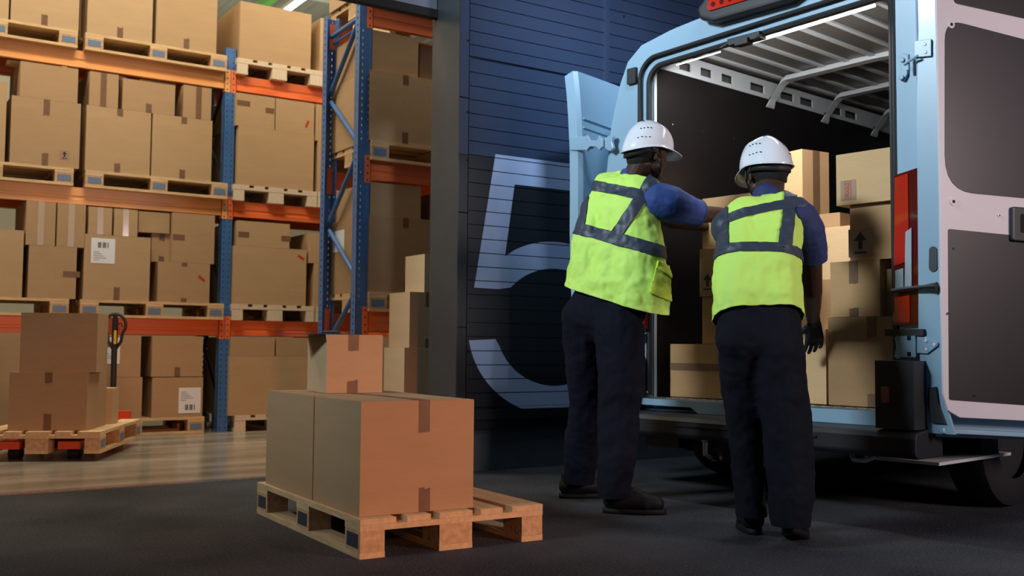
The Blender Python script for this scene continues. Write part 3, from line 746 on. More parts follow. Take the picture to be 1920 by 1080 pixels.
# rear frame with the door opening
def opening(g=0.0):
    return rrect(.03 - g, 1.53 + g, .44 if g else .44, 2.385 + g, [.16, .16, .02, .02], 8)
def ringfill(bm, outer, inner, t0, t1, T=None):
    loops = [[Vector((a, b, 0)) for a, b in outer], [Vector((a, b, 0)) for a, b in inner]]
    tri = tessellate_polygon(loops); pts = outer + inner
    F0 = [bm.verts.new((a, t0, b)) for a, b in pts]; F1 = [bm.verts.new((a, t1, b)) for a, b in pts]
    for t in tri:
        bm.faces.new([F0[i] for i in t]); bm.faces.new([F1[i] for i in t[::-1]])
    n = len(outer); m_ = len(inner)
    for i in range(n): bm.faces.new((F0[i], F0[(i + 1) % n], F1[(i + 1) % n], F1[i]))
    for i in range(m_): bm.faces.new((F0[n + i], F0[n + (i + 1) % m_], F1[n + (i + 1) % m_], F1[n + i]))
    fixn(bm)
def crv(a): # top of the opening rises a little to the middle like the roof
    return a
def opn(g, zb=.44):
    pts = rrect(.03 - g, 1.500 + .45 * g, zb, 2.372 + g, [.06 + g * .5, .09 + g * .5, .02, .02], 8)
    return [(a, b + (.055 * a / 1.5 + .012 * (1 - ((a - .78) / .75) ** 2) if b > 1.5 else 0)) for a, b in pts]
prof_closed = [(a, b) for a, b in prof_o]
prof_face = [(.78 + (a - .78) * .985, .44 if b < .43 else b - (.012 if b > 1.9 else 0)) for a, b in prof_o]
bm = bmesh.new(); ringfill(bm, prof_face, opn(.062, .4405), 0.0, .05)
V('rear_frame', bm, 'van_paint', bevel=.008)
bm = bmesh.new(); ringfill(bm, opn(.064, .442), opn(.004, .446), .022, .06); V('inner_frame', bm, 'van_paint', bevel=.004)
def loop_tube(name, g, t, r, m, zlo=.52):
    pts = [(a, t, b) for a, b in opn(g)]
    i0 = [i for i, p in enumerate(pts) if p[2] > 1]
    run = [(pts[i0[0]][0], t, zlo)] + [pts[i] for i in i0] + [(pts[i0[-1]][0], t, zlo)]
    bm = bmesh.new(); tube(bm, run, r, 8); return V(name, bm, m, smooth=True)
loop_tube('door_seal', .056, .008, .013, 'rubber'); loop_tube('door_seal', .004, .03, .017, 'rubber')
bm = bmesh.new()
for sx, y0, y1 in ((0, 1, 1),): pass
q = vp(1187, 145); bx(bm, q.x - .03, q.x + .035, -.02, .03, q.z - .04, q.z + .05)
V('door_stop', bm, 'black_plastic', bevel=.008)
# interior
bm = bmesh.new(); bx(bm, .030, .040, .085, 3.1, .512, 2.40); lin = V('side_lining', bm, 'van_lining')
bm = bmesh.new()
for a, b in ((1217, 178), (1263, 234), (1319, 247), (1376, 260), (1437, 274), (1213, 735)):
    q = vs_(a, b, .042); tube(bm, [(.040, q.y, q.z), (.044, q.y, q.z)], .006, 8)
V('rivet', bm, 'chrome', lin)
bm = bmesh.new(); bx(bm, 1.52, 1.53, .085, 3.1, .512, 2.40); V('side_lining', bm, 'van_lining')
bm = bmesh.new(); bx(bm, .032, .037, .060, .083, .5, 2.37); V('jamb_strip', bm, 'van_rail')
bm = bmesh.new(); bx(bm, .0, 1.56, .065, 3.15, .46, .505); V('load_floor', bm, 'van_lining')
bm = bmesh.new(); bx(bm, -.1, 1.66, 3.12, 3.15, .5, 2.5); V('bulkhead', bm, 'van_lining')
bm = bmesh.new()
q0 = vs_(1622, 232, .09); 
prism(bm, [(.045, 1.95), (.045, 2.37), (.30, 2.40), (.50, 2.33), (.42, 2.25), (.22, 2.28), (.16, 1.95)], TV(2.95), 0, .06)
cp = V('cab_structure', bm, 'van_roof_inner', bevel=.01)
bm = bmesh.new()
for a, b, r in ((.10, 2.2, .03), (.10, 2.06, .03), (.28, 2.335, .03)): tube(bm, [(a, 2.945, b), (a, 2.949, b)], r, 14)
V('hole', bm, 'hole', cp)
# pressed side rail with rectangular holes
hl = []
for a, b in ((455, 405), (588, 437), (719, 475), (910, 530), (1098, 585), (1220, 622), (1403, 675), (1500, 702)):
    q = vs_(1150 + a / 3.368, b / 3.368, .055); hl.append(q.y)
bm = bmesh.new(); za, zb, zc, zd = 2.385, 2.412, 2.462, 2.50
bx(bm, .045, .055, .06, 3.1, za, zb); bx(bm, .045, .055, .06, 3.1, zc, zd)
ed = .06
for h_ in hl:
    w_ = .055 if h_ < .9 else .075
    bx(bm, .045, .055, ed, h_ - w_, zb, zc); ed = h_ + w_
bx(bm, .045, .055, ed, 3.1, zb, zc)
rl = V('roof_rail', bm, 'van_rail', bevel=.003)
bm = bmesh.new(); bx(bm, .0, .008, .06, 3.1, 2.38, 2.5); V('rail_back', bm, 'van_roof_inner', rl)
bm = bmesh.new(); bx(bm, 1.505, 1.515, .06, 3.1, za, zd); V('roof_rail', bm, 'van_rail')
bm = bmesh.new()
bx(bm, -.02, 1.58, .05, 3.12, 2.515, 2.525)
s_ = .12
while s_ < 1.5:
    rb = bmesh.new(); bx(rb, s_, s_ + .028, .08, 3.1, 2.503, 2.5149); V('roof_rib', rb, 'van_rail', bevel=.003); s_ += .165
V('roof_lining', bm, 'van_roof_inner')
for tb in (1.16, 1.80, 2.45):
    path = [(.062, 2.325), (.075, 2.36), (.155, 2.455), (.19, 2.475), (.78, 2.488), (1.37, 2.475), (1.405, 2.455), (1.485, 2.36), (1.498, 2.325)]
    bm = bmesh.new(); R_ = []
    for i, (a, b) in enumerate(path):
        w_ = .05 if i in (0, 8) else .036
        d_ = .032 if 2 <= i <= 6 else .014
        R_.append([bm.verts.new((a, tb - w_, b)), bm.verts.new((a, tb + w_, b)), bm.verts.new((a + (.012 if i < 4 else (-.012 if i > 4 else 0)), tb + w_ * .8, b + d_)), bm.verts.new((a + (.012 if i < 4 else (-.012 if i > 4 else 0)), tb - w_ * .8, b + d_))])
    for A, B in zip(R_, R_[1:]):
        for k in range(4): bm.faces.new((A[k], A[(k + 1) % 4], B[(k + 1) % 4], B[k]))
    bm.faces.new(R_[0]); bm.faces.new(R_[-1][::-1]); fixn(bm)
    bw = V('roof_bow', bm, 'van_rail', bevel=.004)
    bm = bmesh.new()
    for zc_, r_ in ((2.35, .016), (2.385, .012)): tube(bm, [(.058 + (zc_ - 2.325) * .3, tb, zc_), (.050 + (zc_ - 2.325) * .3, tb, zc_ + .002)], r_, 12)
    V('bow_hole', bm, 'hole', bw)
# led strip along the header and its light
bm = bmesh.new()
pts = [(.20 + 1.2 * k / 12, .062, 2.362 + .055 * (.20 + 1.2 * k / 12) / 1.5) for k in range(13)]
tube(bm, pts[:4], .004, 8); tube(bm, pts[5:], .009, 8)
V('led_strip', bm, 'led')
bm = bmesh.new(); bx(bm, .60, .80, -.012, .05, 2.378, 2.412); bx(bm, .66, .74, -.03, .02, 2.36, 2.39); V('latch', bm, 'black_plastic', bevel=.006)
bm = bmesh.new()
for a in (.585, .80): tube(bm, [(a, -.01, 2.395), (a - .02, -.02, 2.372), (a + .02, -.02, 2.385), (a + .03, -.005, 2.37)], .004, 6)
V('latch_spring', bm, 'chrome', smooth=True)
for s0, pw in ((.45, 9), (1.05, 13)):
    l = bpy.data.lights.new('van_led', 'AREA'); l.shape = 'RECTANGLE'; l.size = .5; l.size_y = .03; l.energy = pw; l.color = (.93, .95, 1)
    o = bpy.data.objects.new('van_led', l); link(o, van); o.location = (s0, .085, 2.36)
    o.rotation_euler = Euler((math.radians(38), 0, 0))
# sill and bumper
bm = bmesh.new(); bx(bm, .03, 1.53, -.02, .085, .503, .509); sl = V('sill_plate', bm, 'aluminium', bevel=.002)
bm = bmesh.new(); k = .05
while k < 1.5:
    bx(bm, k, k + .022, .0, .018, .509, .5125); bx(bm, k + .03, k + .045, .035, .05, .509, .5125); k += .062
V('tread', bm, 'chrome', sl)['kind'] = 'stuff'
bm = bmesh.new()
prism(bm, [(-.02, .468), (-.02, .502), (1.56, .502), (1.56, .438), (.42, .438), (.37, .468)], TV(-.035), 0, .055)
V('sill_step', bm, 'van_paint', bevel=.006)
bm = bmesh.new()
prof = [(-.13, .31), (-.15, .33), (-.15, .40), (-.135, .425), (-.03, .437), (.10, .437), (.10, .31)]
A = [bm.verts.new((-.26, y, z)) for y, z in prof]; B = [bm.verts.new((1.68, y, z)) for y, z in prof]
for i in range(len(prof)): bm.faces.new((A[i], A[(i + 1) % 7], B[(i + 1) % 7], B[i]))
bm.faces.new(A[::-1]); bm.faces.new(B); fixn(bm)
bp_ = V('bumper', bm, 'black_plastic', bevel=.008)
bm = bmesh.new(); bx(bm, .35, 1.2, -.16, -.148, .375, .385); V('bumper_ridge', bm, 'black_plastic', bp_)
for s0, s1 in ((-.27, .02), (1.49, 1.67)):
    bm = bmesh.new(); bx(bm, s0, s1, -.14, .0, .4375, .735); c_ = V('bumper_corner', bm, 'black_plastic', bevel=.025, seg=3)
    sm = s0 + .03 if s0 > 0 else s1 - .09
    bm = bmesh.new(); bx(bm, sm, sm + .04, -.144, -.138, .55, .62); V('reflector', bm, 'lens_red_deep', c_)
    bm = bmesh.new(); bx(bm, s0, s1 - .0, -.05, .0, .845, .875); V('lamp_step', bm, 'black_plastic', bevel=.006)
# tail lamps
for mir in (0, 1):
    f = (lambda a: a) if mir == 0 else (lambda a: 1.56 - a)
    def pr(nm, pts, m, par, d0=-.025, d1=.0, bev=.006):
        bm = bmesh.new(); prism(bm, [(f(a), b) for a, b in pts], TV(0), d0, d1); fixn(bm); return V(nm, bm, m, par, bevel=bev)
    L = pr('tail_lamp', [(1.515, .89), (1.66, .89), (1.66, 1.60), (1.53, 1.575)], 'lens_red_deep', van)
    pr('lens', [(1.527, 1.16), (1.60, 1.18), (1.60, 1.575), (1.536, 1.562)], 'lens_red', L, -.030, -.0252, .002)
    pr('lens', [(1.533, 1.14), (1.572, 1.15), (1.572, 1.06), (1.532, 1.04)], 'lens_clear', L, -.031, -.0252, .002)
    pr('lens', [(1.578, 1.06), (1.612, 1.05), (1.615, 1.33), (1.585, 1.31)], 'lens_clear', L, -.034, -.0252, .003)
    pr('lens', [(1.525, .905), (1.60, .905), (1.60, 1.03), (1.527, 1.02)], 'lens_red', L, -.030, -.0252, .002)
# high brake light
bm = bmesh.new(); prism(bm, [(.44, 2.60), (.46, 2.54), (.55, 2.505), (1.01, 2.505), (1.10, 2.54), (1.12, 2.60), (1.05, 2.66), (.51, 2.66)], TV(-.07), 0, .12); fixn(bm)
bk = V('brake_light', bm, 'black_plastic', bevel=.02, seg=3)
bm = bmesh.new(); prism(bm, rrect(.52, 1.04, 2.565, 2.625, .02, 3), TV(-.078), 0, .01); fixn(bm); ln = V('lens', bm, 'lens_red', bk, bevel=.003)
for k in range(9):
    bm = bmesh.new(); tube(bm, [(.56 + k * .055, -.080, 2.595), (.56 + k * .055, -.078, 2.595)], .014, 10)
    V('lamp_bulb', bm, 'lens_red_deep', ln)
# under the van
bm = bmesh.new(); bx(bm, .05, 1.5, .15, 5.0, .30, .44); V('chassis', bm, 'dark_under')
bm = bmesh.new(); bx(bm, .2, .5, .12, .6, .22, .31); V('silencer', bm, 'dark_under', bevel=.03)
bm = bmesh.new(); q = vp(1185, 820, .05); bx(bm, -.02, .22, .05, .3, .235, .32); V('mud_flap', bm, 'black_plastic', bevel=.02)
q = vp(1323, 825, -.1)
bm = bmesh.new(); bmesh.ops.create_uvsphere(bm, u_segments=16, v_segments=10, radius=.024, matrix=Matrix.Translation((q.x, -.1, q.z + .005)))
tube(bm, [(q.x, -.1, q.z - .01), (q.x, -.1, q.z - .07), (q.x, -.03, q.z - .10), (q.x, .12, q.z - .08)], .016, 10)
tb = V('tow_ball', bm, 'chrome', smooth=True)
bm = bmesh.new(); bx(bm, q.x + .01, q.x + .17, -.03, .02, q.z - .11, q.z - .0); V('tow_socket_plate', bm, 'black_plastic', bevel=.008)
q2 = vp(1354, 858, -.035); bm = bmesh.new(); tube(bm, [(q2.x, -.045, q2.z), (q2.x, -.03, q2.z)], .012, 6); V('bolt', bm, 'aluminium')
q2 = vp(1615, 858, .0); bm = bmesh.new(); tube(bm, [(q2.x - .06, .02, q2.z + .01), (q2.x - .04, .0, q2.z - .012), (q2.x + .02, .0, q2.z - .012), (q2.x + .06, .02, q2.z + .008)], .012, 8); V('towing_eye', bm, 'van_rail', smooth=True)
bm = bmesh.new(); bx(bm, 1.30, 1.66, .10, .85, .268, .282); V('side_step', bm, 'van_rail', bevel=.004)
for sw in (-.20, 1.42):
    bm = bmesh.new(); R_ = []
    rr_ = [(.0, .20), (.0, .30), (.02, .335), (.05, .345), (.17, .345), (.20, .335), (.22, .30), (.22, .20)]
    for k in range(40):
        a = 2 * math.pi * k / 40; R_.append([bm.verts.new((sw + x_, .95 + r_ * math.cos(a), .345 + r_ * math.sin(a))) for x_, r_ in rr_])
    for k in range(40):
        A, B = R_[k], R_[(k + 1) % 40]
        for j in range(7): bm.faces.new((A[j], A[j + 1], B[j + 1], B[j]))
    fixn(bm); w_ = V('wheel', bm, 'rubber', smooth=35)
    bm = bmesh.new(); tube(bm, [(sw + .04, .95, .345), (sw + .18, .95, .345)], .21, 24); V('rim', bm, 'dark_under', w_)
    bm = bmesh.new()
    for k in range(3): 
        for q_ in range(40):
            pass
    bm.free()
# wheel housing seen inside at the left wall
q = vp(1303, 643, .75)
bm = bmesh.new()
R_ = []
for k in range(13):
    a = math.pi * k / 12; R_.append([bm.verts.new((.041, .95 - .40 * math.cos(a), .505 + .36 * math.sin(a))), bm.verts.new((.22, .95 - .38 * math.cos(a), .505 + .34 * math.sin(a))), bm.verts.new((.26, .95 - .33 * math.cos(a), .505 + .29 * math.sin(a))), bm.verts.new((.26, .95, .506))])
for A, B in zip(R_, R_[1:]):
    for j in range(3): bm.faces.new((A[j], A[j + 1], B[j + 1], B[j]))
bmesh.ops.remove_doubles(bm, verts=bm.verts, dist=.001); fixn(bm)
V('wheel_housing', bm, 'van_roof_inner', smooth=50)

# --- right rear door, folded back; its inner face looks at the camera
a_ = math.radians(21.5)
dp = Vector((math.sin(a_), math.cos(a_), 0)); dn = Vector((math.cos(a_), -math.sin(a_), 0))
C0 = Vector((1.655, -.03, 0)); D0 = C0 + dp * .05 + dn * .10
rd = empty('rear_door', (0, 0, 0), 0, van)
rd['label'] = 'right rear door folded back, inner face with two dark panels'
wdp = (VM.to_3x3() @ dp); wdn = (VM.to_3x3() @ dn); wD0 = VM @ D0
def dpx(px, py, d=0.0):
    w = onplane(px, py, wD0 + wdn * d, wdn) - wD0
    return (w.dot(wdp), w.z)
def TD(d0=0.0): return lambda a, b, d: D0 + dp * a + dn * (d0 + d) + Vector((0, 0, b))
zb0 = dpx(1770, 772)[1]
hx_ = [dpx(1756, 0), dpx(1762, 300), dpx(1765, 560), dpx(1768, 650), dpx(1769, 740), dpx(1778, 770), dpx(1800, 783), dpx(1920, 789)]
e0, e1 = dpx(1800, 783), dpx(1920, 789); slope = (e1[1] - e0[1]) / (e1[0] - e0[0])
low = (.76, e0[1] + slope * (.76 - e0[0]))
outl = [(-.005, 2.40)] + [(p[0], p[1]) for p in hx_[:-1]] + [low, (.76, 2.30), (.70, 2.42)]
outl = [outl[0]] + [p for p in outl[1:] if p[1] < 2.39] if hx_[0][1] > 2.39 else outl
outl = [(-.005, 2.40)] + [p for p in hx_[:-1] if p[1] < 2.38] + [low, (.76, 2.40)]
bm = bmesh.new(); prism(bm, outl[::-1], TD(-.012), 0, .012); fixn(bm)
V('inner_skin', bm, 'van_paint_inner', rd, bevel=.003)
# hinge edge (slanted flange) and outer skin
bm = bmesh.new()
zlist = [(1745 - 12, 0), (1718, 115), (1718, 320), (1722, 560), (1722, 640), (1730, 740), (1741, 811)]
wE = VM @ C0; en = (VM.to_3x3() @ Vector(((D0 - C0).y, -(D0 - C0).x, 0))).normalized()
ed3 = (VM.to_3x3() @ (D0 - C0)).normalized(); EW = (D0 - C0).length
def epx(px, py, d=0.0):
    w = onplane(px, py, wE - en * d, en) - wE
    return (w.dot(ed3), w.z)
edv = (D0 - C0).normalized(); env = Vector((edv.y, -edv.x, 0))
if env.dot(Vector((0, -1, 0))) < 0: env = -env
def TE(d0=0.0): return lambda a, b, d: C0 + edv * a + env * (d0 + d) + Vector((0, 0, b))
zt_, = (2.42,)
left_ = [epx(1722, 60), epx(1719, 200), epx(1720, 320), epx(1722, 560), epx(1722, 640), epx(1729, 720), epx(1736, 780), epx(1741, 812)]
right_ = [epx(1790, 815), epx(1778, 775), epx(1769, 740), epx(1768, 650), epx(1765, 560), epx(1762, 300), epx(1757, 60)]
poly = [(left_[0][0], zt_)] + left_ + right_ + [(right_[-1][0], zt_)]
bm = bmesh.new(); tri = tessellate_polygon([[Vector((a, b, 0)) for a, b in poly]])
for dd in (0, -.02):
    vv = [bm.verts.new(TE()(a, b, dd)) for a, b in poly]
    for t in tri: bm.faces.new([vv[i] for i in t])
    if dd == 0: v0 = vv
for i in range(len(poly)): bm.faces.new((v0[i], v0[(i + 1) % len(poly)], vv[(i + 1) % len(poly)], vv[i]))
fixn(bm); V('hinge_edge', bm, 'van_paint', rd)
bm = bmesh.new(); f0, f1 = dpx(1790, 812, -.1), dpx(1920, 820, -.1); sl_ = (f1[1] - f0[1]) / (f1[0] - f0[0])
prism(bm, [(-.05, f0[1] - .01), (.80, f0[1] + sl_ * .8), (.80, 2.42), (-.05, 2.42)], TD(-.10), -.012, 0); fixn(bm)
V('outer_skin', bm, 'van_paint', rd, bevel=.003)
bm = bmesh.new(); g0, g1 = dpx(1760, 812, -.03), dpx(1920, 820, -.03)
prism(bm, [(-.02, g0[1]), (.78, g0[1] + (g1[1] - g0[1]) / (g1[0] - g0[0]) * .78), (.78, g0[1] + .02 + (g1[1] - g0[1]) / (g1[0] - g0[0]) * .78), (-.02, g0[1] + .02)], TD(-.10), 0, .085); fixn(bm)
V('bottom_edge', bm, 'van_paint', rd, bevel=.004)
def dpanel(nm, pts, m, d=.0015, thick=.004, par=rd, bev=.0015):
    bm = bmesh.new(); prism(bm, pts[::-1], TD(d), -thick, 0); fixn(bm); return V(nm, bm, m, par, bevel=bev)
def dquad(pxs, r=.05, n=6):
    """rounded polygon through pixel corners on the door plane"""
    P = [Vector(dpx(*p)) for p in pxs]; out = []
    for i, p in enumerate(P):
        a, b = P[i - 1], P[(i + 1) % len(P)]; rr_ = r[i] if isinstance(r, (list, tuple)) else r
        u, v = (a - p).normalized(), (b - p).normalized()
        for k in range(n + 1):
            t = k / n; out.append(tuple((p + u * rr_) * (1 - t) ** 2 + p * 2 * t * (1 - t) + (p + v * rr_) * t ** 2))
    return out
dpanel('upper_panel', dquad([(1771, 35), (2060, 110), (2060, 385), (1771, 372 - 14)], [.10, .10, .1, .16]), 'van_panel')
dpanel('lower_panel', dquad([(1777, 429), (2060, 457), (2060, 770), (1779, 750)], .012), 'van_lining')
dpanel('top_panel', dquad([(1787, -60), (2060, 10), (2060, 66), (1788, 6)], .02), 'van_lining')
for a, b in ((1788, 466), (1776, 588 - 0), (1826, 741)):
    c_ = dpx(a, b); bm = bmesh.new(); T_ = TD(.001); tube(bm, [T_(c_[0], c_[1], 0), T_(c_[0], c_[1], .004)], .006, 10); V('screw', bm, 'chrome', rd)
for a, b, r_ in ((1783, 46, .018), (1787, 378, .018), (1873, 404, .008)):
    c_ = dpx(a, b); bm = bmesh.new(); T_ = TD(.0); tube(bm, [T_(c_[0], c_[1], -.001), T_(c_[0], c_[1], .004)], r_, 16); h_ = V('grommet', bm, 'van_paint_inner', rd)
    bm = bmesh.new(); tube(bm, [T_(c_[0], c_[1], .0035), T_(c_[0], c_[1], .005)], r_ * .4, 12); V('hole', bm, 'hole', h_)
hd = dpanel('door_handle', dquad([(1893, 388), (1990, 396), (1990, 460), (1893, 452)], .012), 'black_plastic', .022, .022, bev=.006)
dpanel('handle_recess', dquad([(1906, 402), (1975, 408), (1975, 442), (1906, 437)], .01), 'hole', .024, .002, hd)
def eplate(nm, pxs, m, d=0.0, th=.008, par=rd, bev=.002):
    bm = bmesh.new(); prism(bm, [epx(*p) for p in pxs], TE(d), 0, th); fixn(bm); return V(nm, bm, m, par, bevel=bev)
ov = [(1750 + 8 * math.cos(t), (471 if math.sin(t) < 0 else 501) + 9 * math.sin(t)) for t in [2 * math.pi * k / 20 for k in range(20)]]
eplate('oval_plug', ov, 'black_plastic', .001, .003)
eplate('door_seal', [(1742, 727), (1757, 725), (1762, 760), (1775, 795), (1748, 792), (1741, 760)], 'rubber', .002, .012)
# check strap
bm = bmesh.new(); P_ = []
for a, b, r_ in ((1757, 537, .02), (1735, 538, .010), (1700, 541, .009), (1672, 546, .011)):
    q = vp(a, b, -.06); P_.append((q, r_))
tube(bm, [p for p, _ in P_], [r_ for _, r_ in P_], 8); V('door_strap', bm, 'black_plastic', rd, smooth=True)
# hinges
def vplate(nm, pxs, m, t=-.035, th=.012, par=van, bev=.003):
    bm = bmesh.new(); prism(bm, [(vp(a, b, t).x, vp(a, b, t).z) for a, b in pxs], TV(t), -th, 0); fixn(bm); return V(nm, bm, m, par, bevel=bev)
def circ(cx_, cy_, r_, n=14): return [(cx_ + r_ * math.cos(2 * math.pi * k / n), cy_ + r_ * math.sin(2 * math.pi * k / n)) for k in range(n)]
for hid in ('lower', 'upper'):
    h_ = empty('hinge', (0, 0, 0), 0, rd)
    if hid == 'lower':
        vplate('bracket', [(1680, 632), (1692, 630), (1696, 640), (1696, 662), (1692, 672), (1680, 670), (1683, 650)], 'van_paint', -.002, .016, h_)
        vplate('boss', circ(1686, 634, 6), 'van_paint', -.018, .010, h_); vplate('boss', circ(1686, 668, 6), 'van_paint', -.018, .010, h_)
        vplate('knuckle', [(1694, 630), (1722, 628), (1722, 670), (1694, 670)], 'van_paint', -.02, .03, h_)
        vplate('slot', [(1701, 630), (1708, 630), (1708, 638), (1701, 638)], 'hole', -.05, .002, h_)
        vplate('slot', [(1701, 660), (1708, 660), (1708, 668), (1701, 668)], 'hole', -.05, .002, h_)
        eplate('leaf', [(1721, 630), (1740, 632), (1760, 642), (1760, 648), (1740, 663), (1721, 662)], 'van_paint', .001, .010, h_)
        for a, b in ((1738, 639), (1739, 655), (1754, 646)): eplate('screw', circ(a, b, 3.2), 'van_paint_inner', .011, .004, h_)
    else:
        vplate('bracket', [(1687, 108), (1698, 100), (1704, 104), (1704, 140), (1698, 152), (1688, 150), (1692, 128)], 'van_paint', -.002, .016, h_)
        vplate('boss', circ(1692, 112, 5), 'van_paint', -.018, .010, h_); vplate('boss', circ(1691, 145, 5), 'van_paint', -.018, .010, h_)
        bm = bmesh.new(); a, b = vp(1702, 103, -.04), vp(1703, 132, -.04); tube(bm, [a, b], .009, 10)
        a, b = vp(1695, 121, -.05), vp(1721, 104, -.06); tube(bm, [a, b], .006, 8); V('pin', bm, 'van_paint', h_, smooth=True)
        eplate('leaf', [(1716, 78), (1748, 74), (1748, 106), (1716, 109)], 'van_paint', .001, .012, h_)
        for a, b in ((1736, 84), (1737, 99)): eplate('screw', circ(a, b, 3.2), 'van_paint_inner', .013, .004, h_)

# --- left rear door, folded back towards the wall
ld = empty('rear_door', (0, 0, 0), 0, van); ld['label'] = 'left rear door folded back beside the wall, seen on edge'
b_ = math.radians(7.5); lp_ = Vector((-math.sin(b_), math.cos(b_), 0)); lnn = Vector((-math.cos(b_), -math.sin(b_), 0))
q = vp(1090, 270, -.03); L0 = Vector((q.x, -.03, 0)); wL0 = VM @ L0; wln = VM.to_3x3() @ lnn; wlp = VM.to_3x3() @ lp_
def lpx(px, py, d=0.0):
    w = onplane(px, py, wL0 + wln * d, wln) - wL0; return (w.dot(wlp), w.z)
def TL(d0=0.0): return lambda a, b, d: L0 + lp_ * a + lnn * (d0 + d) + Vector((0, 0, b))
t0_, t1_ = lpx(1079, 126), lpx(1158, 155); sl_ = (t1_[1] - t0_[1]) / (t1_[0] - t0_[0])
# cross section of the skin bulges outwards at mid height
zs_ = [.62, .8, 1.0, 1.25, 1.5, 1.8, 2.0, 2.2, 2.35, t0_[1]]
bl_ = [-.035, -.03, -.02, -.008, 0, 0, .004, .016, .03, .045]
bm = bmesh.new(); A0 = []
for zz, bb in zip(zs_, bl_):
    z1_ = zz + (sl_ * .75 if zz == zs_[-1] else (sl_ * .75 * .8 if zz == 2.35 else 0))
    A0.append([bm.verts.new(L0 + lnn * (bb + .085) + lp_ * .0 + Vector((0, 0, zz - .02))), bm.verts.new(L0 + lnn * (bb + .02) - lp_ * .004 + Vector((0, 0, zz))), bm.verts.new(L0 + lnn * bb + lp_ * .02 + Vector((0, 0, zz))),
               bm.verts.new(L0 + lnn * bb + lp_ * .75 + Vector((0, 0, z1_))), bm.verts.new(L0 + lnn * (bb + .085) + lp_ * .75 + Vector((0, 0, z1_)))])
for A, B in zip(A0, A0[1:]):
    for k in range(5): bm.faces.new((A[k], A[(k + 1) % 5], B[(k + 1) % 5], B[k]))
bm.faces.new(A0[0]); bm.faces.new(A0[-1]); fixn(bm)
V('skin', bm, 'van_paint', ld, smooth=30)
bm = bmesh.new()
for zz in (2.165, 2.11):
    tube(bm, [TL(-.006)(.03, zz, 0) + lnn * .012, TL(-.006)(.7, zz - .03, 0) + lnn * .012], .006, 6)
V('swage_line', bm, 'van_paint', ld)
bm = bmesh.new(); prism(bm, [(-.006, .44), (-.006, .618), (.75, .618), (.75, .44)], TL(-.045), 0, .09); fixn(bm); V('lower_trim', bm, 'black_plastic', ld, bevel=.01)
h_ = empty('hinge', (0, 0, 0), 0, ld)
T_ = TL(-.03)
qa, qb = vp(1148, 268, -.03), vp(1096, 268, -.045)
bm = bmesh.new()
Tm = lambda a, b, d: Vector((a, -.03 - d, b))
def hp(px, py): q = vp(px, py, -.04); return (q.x, q.z)
prism(bm, [hp(*p) for p in ((1070, 258), (1088, 256), (1100, 256), (1112, 262), (1112, 278), (1098, 282), (1070, 282))], Tm, 0, .02)
fixn(bm); V('leaf', bm, 'van_paint', h_, bevel=.004)
bm = bmesh.new(); prism(bm, [hp(*p) for p in ((1098, 262), (1108, 254), (1114, 264), (1126, 264), (1130, 255), (1136, 262), (1136, 276), (1130, 282), (1124, 276), (1112, 276), (1106, 284), (1098, 278))], Tm, .02, .04); fixn(bm); V('link', bm, 'van_paint', h_, bevel=.003)
bm = bmesh.new(); prism(bm, [hp(*p) for p in ((1132, 262), (1148, 252), (1152, 256), (1149, 266), (1152, 278), (1146, 284), (1132, 276))], Tm, 0, .02); fixn(bm); V('bracket', bm, 'van_paint', h_, bevel=.003)

# ------------------------------------------------------------------ cartons in the van
GV = 'cartons loaded in the van'
def vbox(label, xl, xr, yt, z0, t, depth=.4, shade=1, rot=0, z1=None, **k):
    a = vp(xl, 540, t); z1 = vp(xl, yt, t).z if z1 is None else z1
    zm = (z0 + z1) / 2
    def sof(px):
        lo, hi = 0, 1080
        for _ in range(30):
            m_ = (lo + hi) / 2
            if vp(px, m_, t).z > zm: lo = m_
            else: hi = m_
        return vp(px, lo, t).x
    s0, s1 = sof(xl), sof(xr)
    c = VM @ Vector((s0, t, z0))
    return carton(label, 0, s1 - s0, 0, z0, z1, depth, shade + 4, rz=VR + math.radians(rot), corner=(c.x, c.y, z0), group=GV, **k), z1
FL = .513
_, z1 = vbox('long low carton banded with brown tape at the left of the van floor', 1257, 1408, 645, FL, .10, .42, 0, wrap=(.50, .64))
_, z2 = vbox('plain carton at the left of the van standing on the banded one', 1317, 1412, 557, z1 + .002, .14, .36, 0)
_, z3 = vbox('carton with a black up arrow sticker, left stack in the van', 1312, 1408, 468, z2 + .002, .12, .38, 0, stickers=(('arrow', .16, .08, 1.5),))
_, z4 = vbox('top carton of the left stack in the van, touched by the reaching hand', 1317, 1420, 373, z3 + .002, .14, .38, 1)
_, w1 = vbox('large carton at the right of the van floor with tape top and bottom', 1553, 1690, 595, FL, .10, .42, 2, tapes=((.61, 't', .10), (.61, 'b', .06)))
_, w1b = vbox('carton on the van floor under the gloved hand, tall and narrow', 1470, 1549, 618, FL, .12, .40, 3)
_, w2 = vbox('taped carton resting on the large one at the right of the van', 1557, 1650, 492, w1 + .002, .11, .38, 1, tapes=((.48, 't', .11), (.48, 'b', .04)), wrap=None)
vbox('small shadowed carton wedged in beside the taped one, behind the tail lamp', 1656, 1700, 505, w1 + .002, .16, .3, 2)
_, w3 = vbox('carton with a large black up arrow, right stack in the van', 1594, 1684, 386, w2 + .002, .12, .38, 1, stickers=(('arrow', .22, .06, 1.75),))
_, w4 = vbox('topmost carton of the right stack with a red fragile sticker', 1568, 1690, 291, w3 + .002, .09, .40, 3, stickers=(('fragile', .07, .08),))
_, w5 = vbox('carton set back at mid height behind the right-hand worker, lower one', 1470, 1560, 528, w1b + .004, .50, .36, 0, z1=None)
_, w6 = vbox('carton set back at mid height left of the arrow carton in the van', 1490, 1594, 432, w5 + .002, .52, .36, 3)
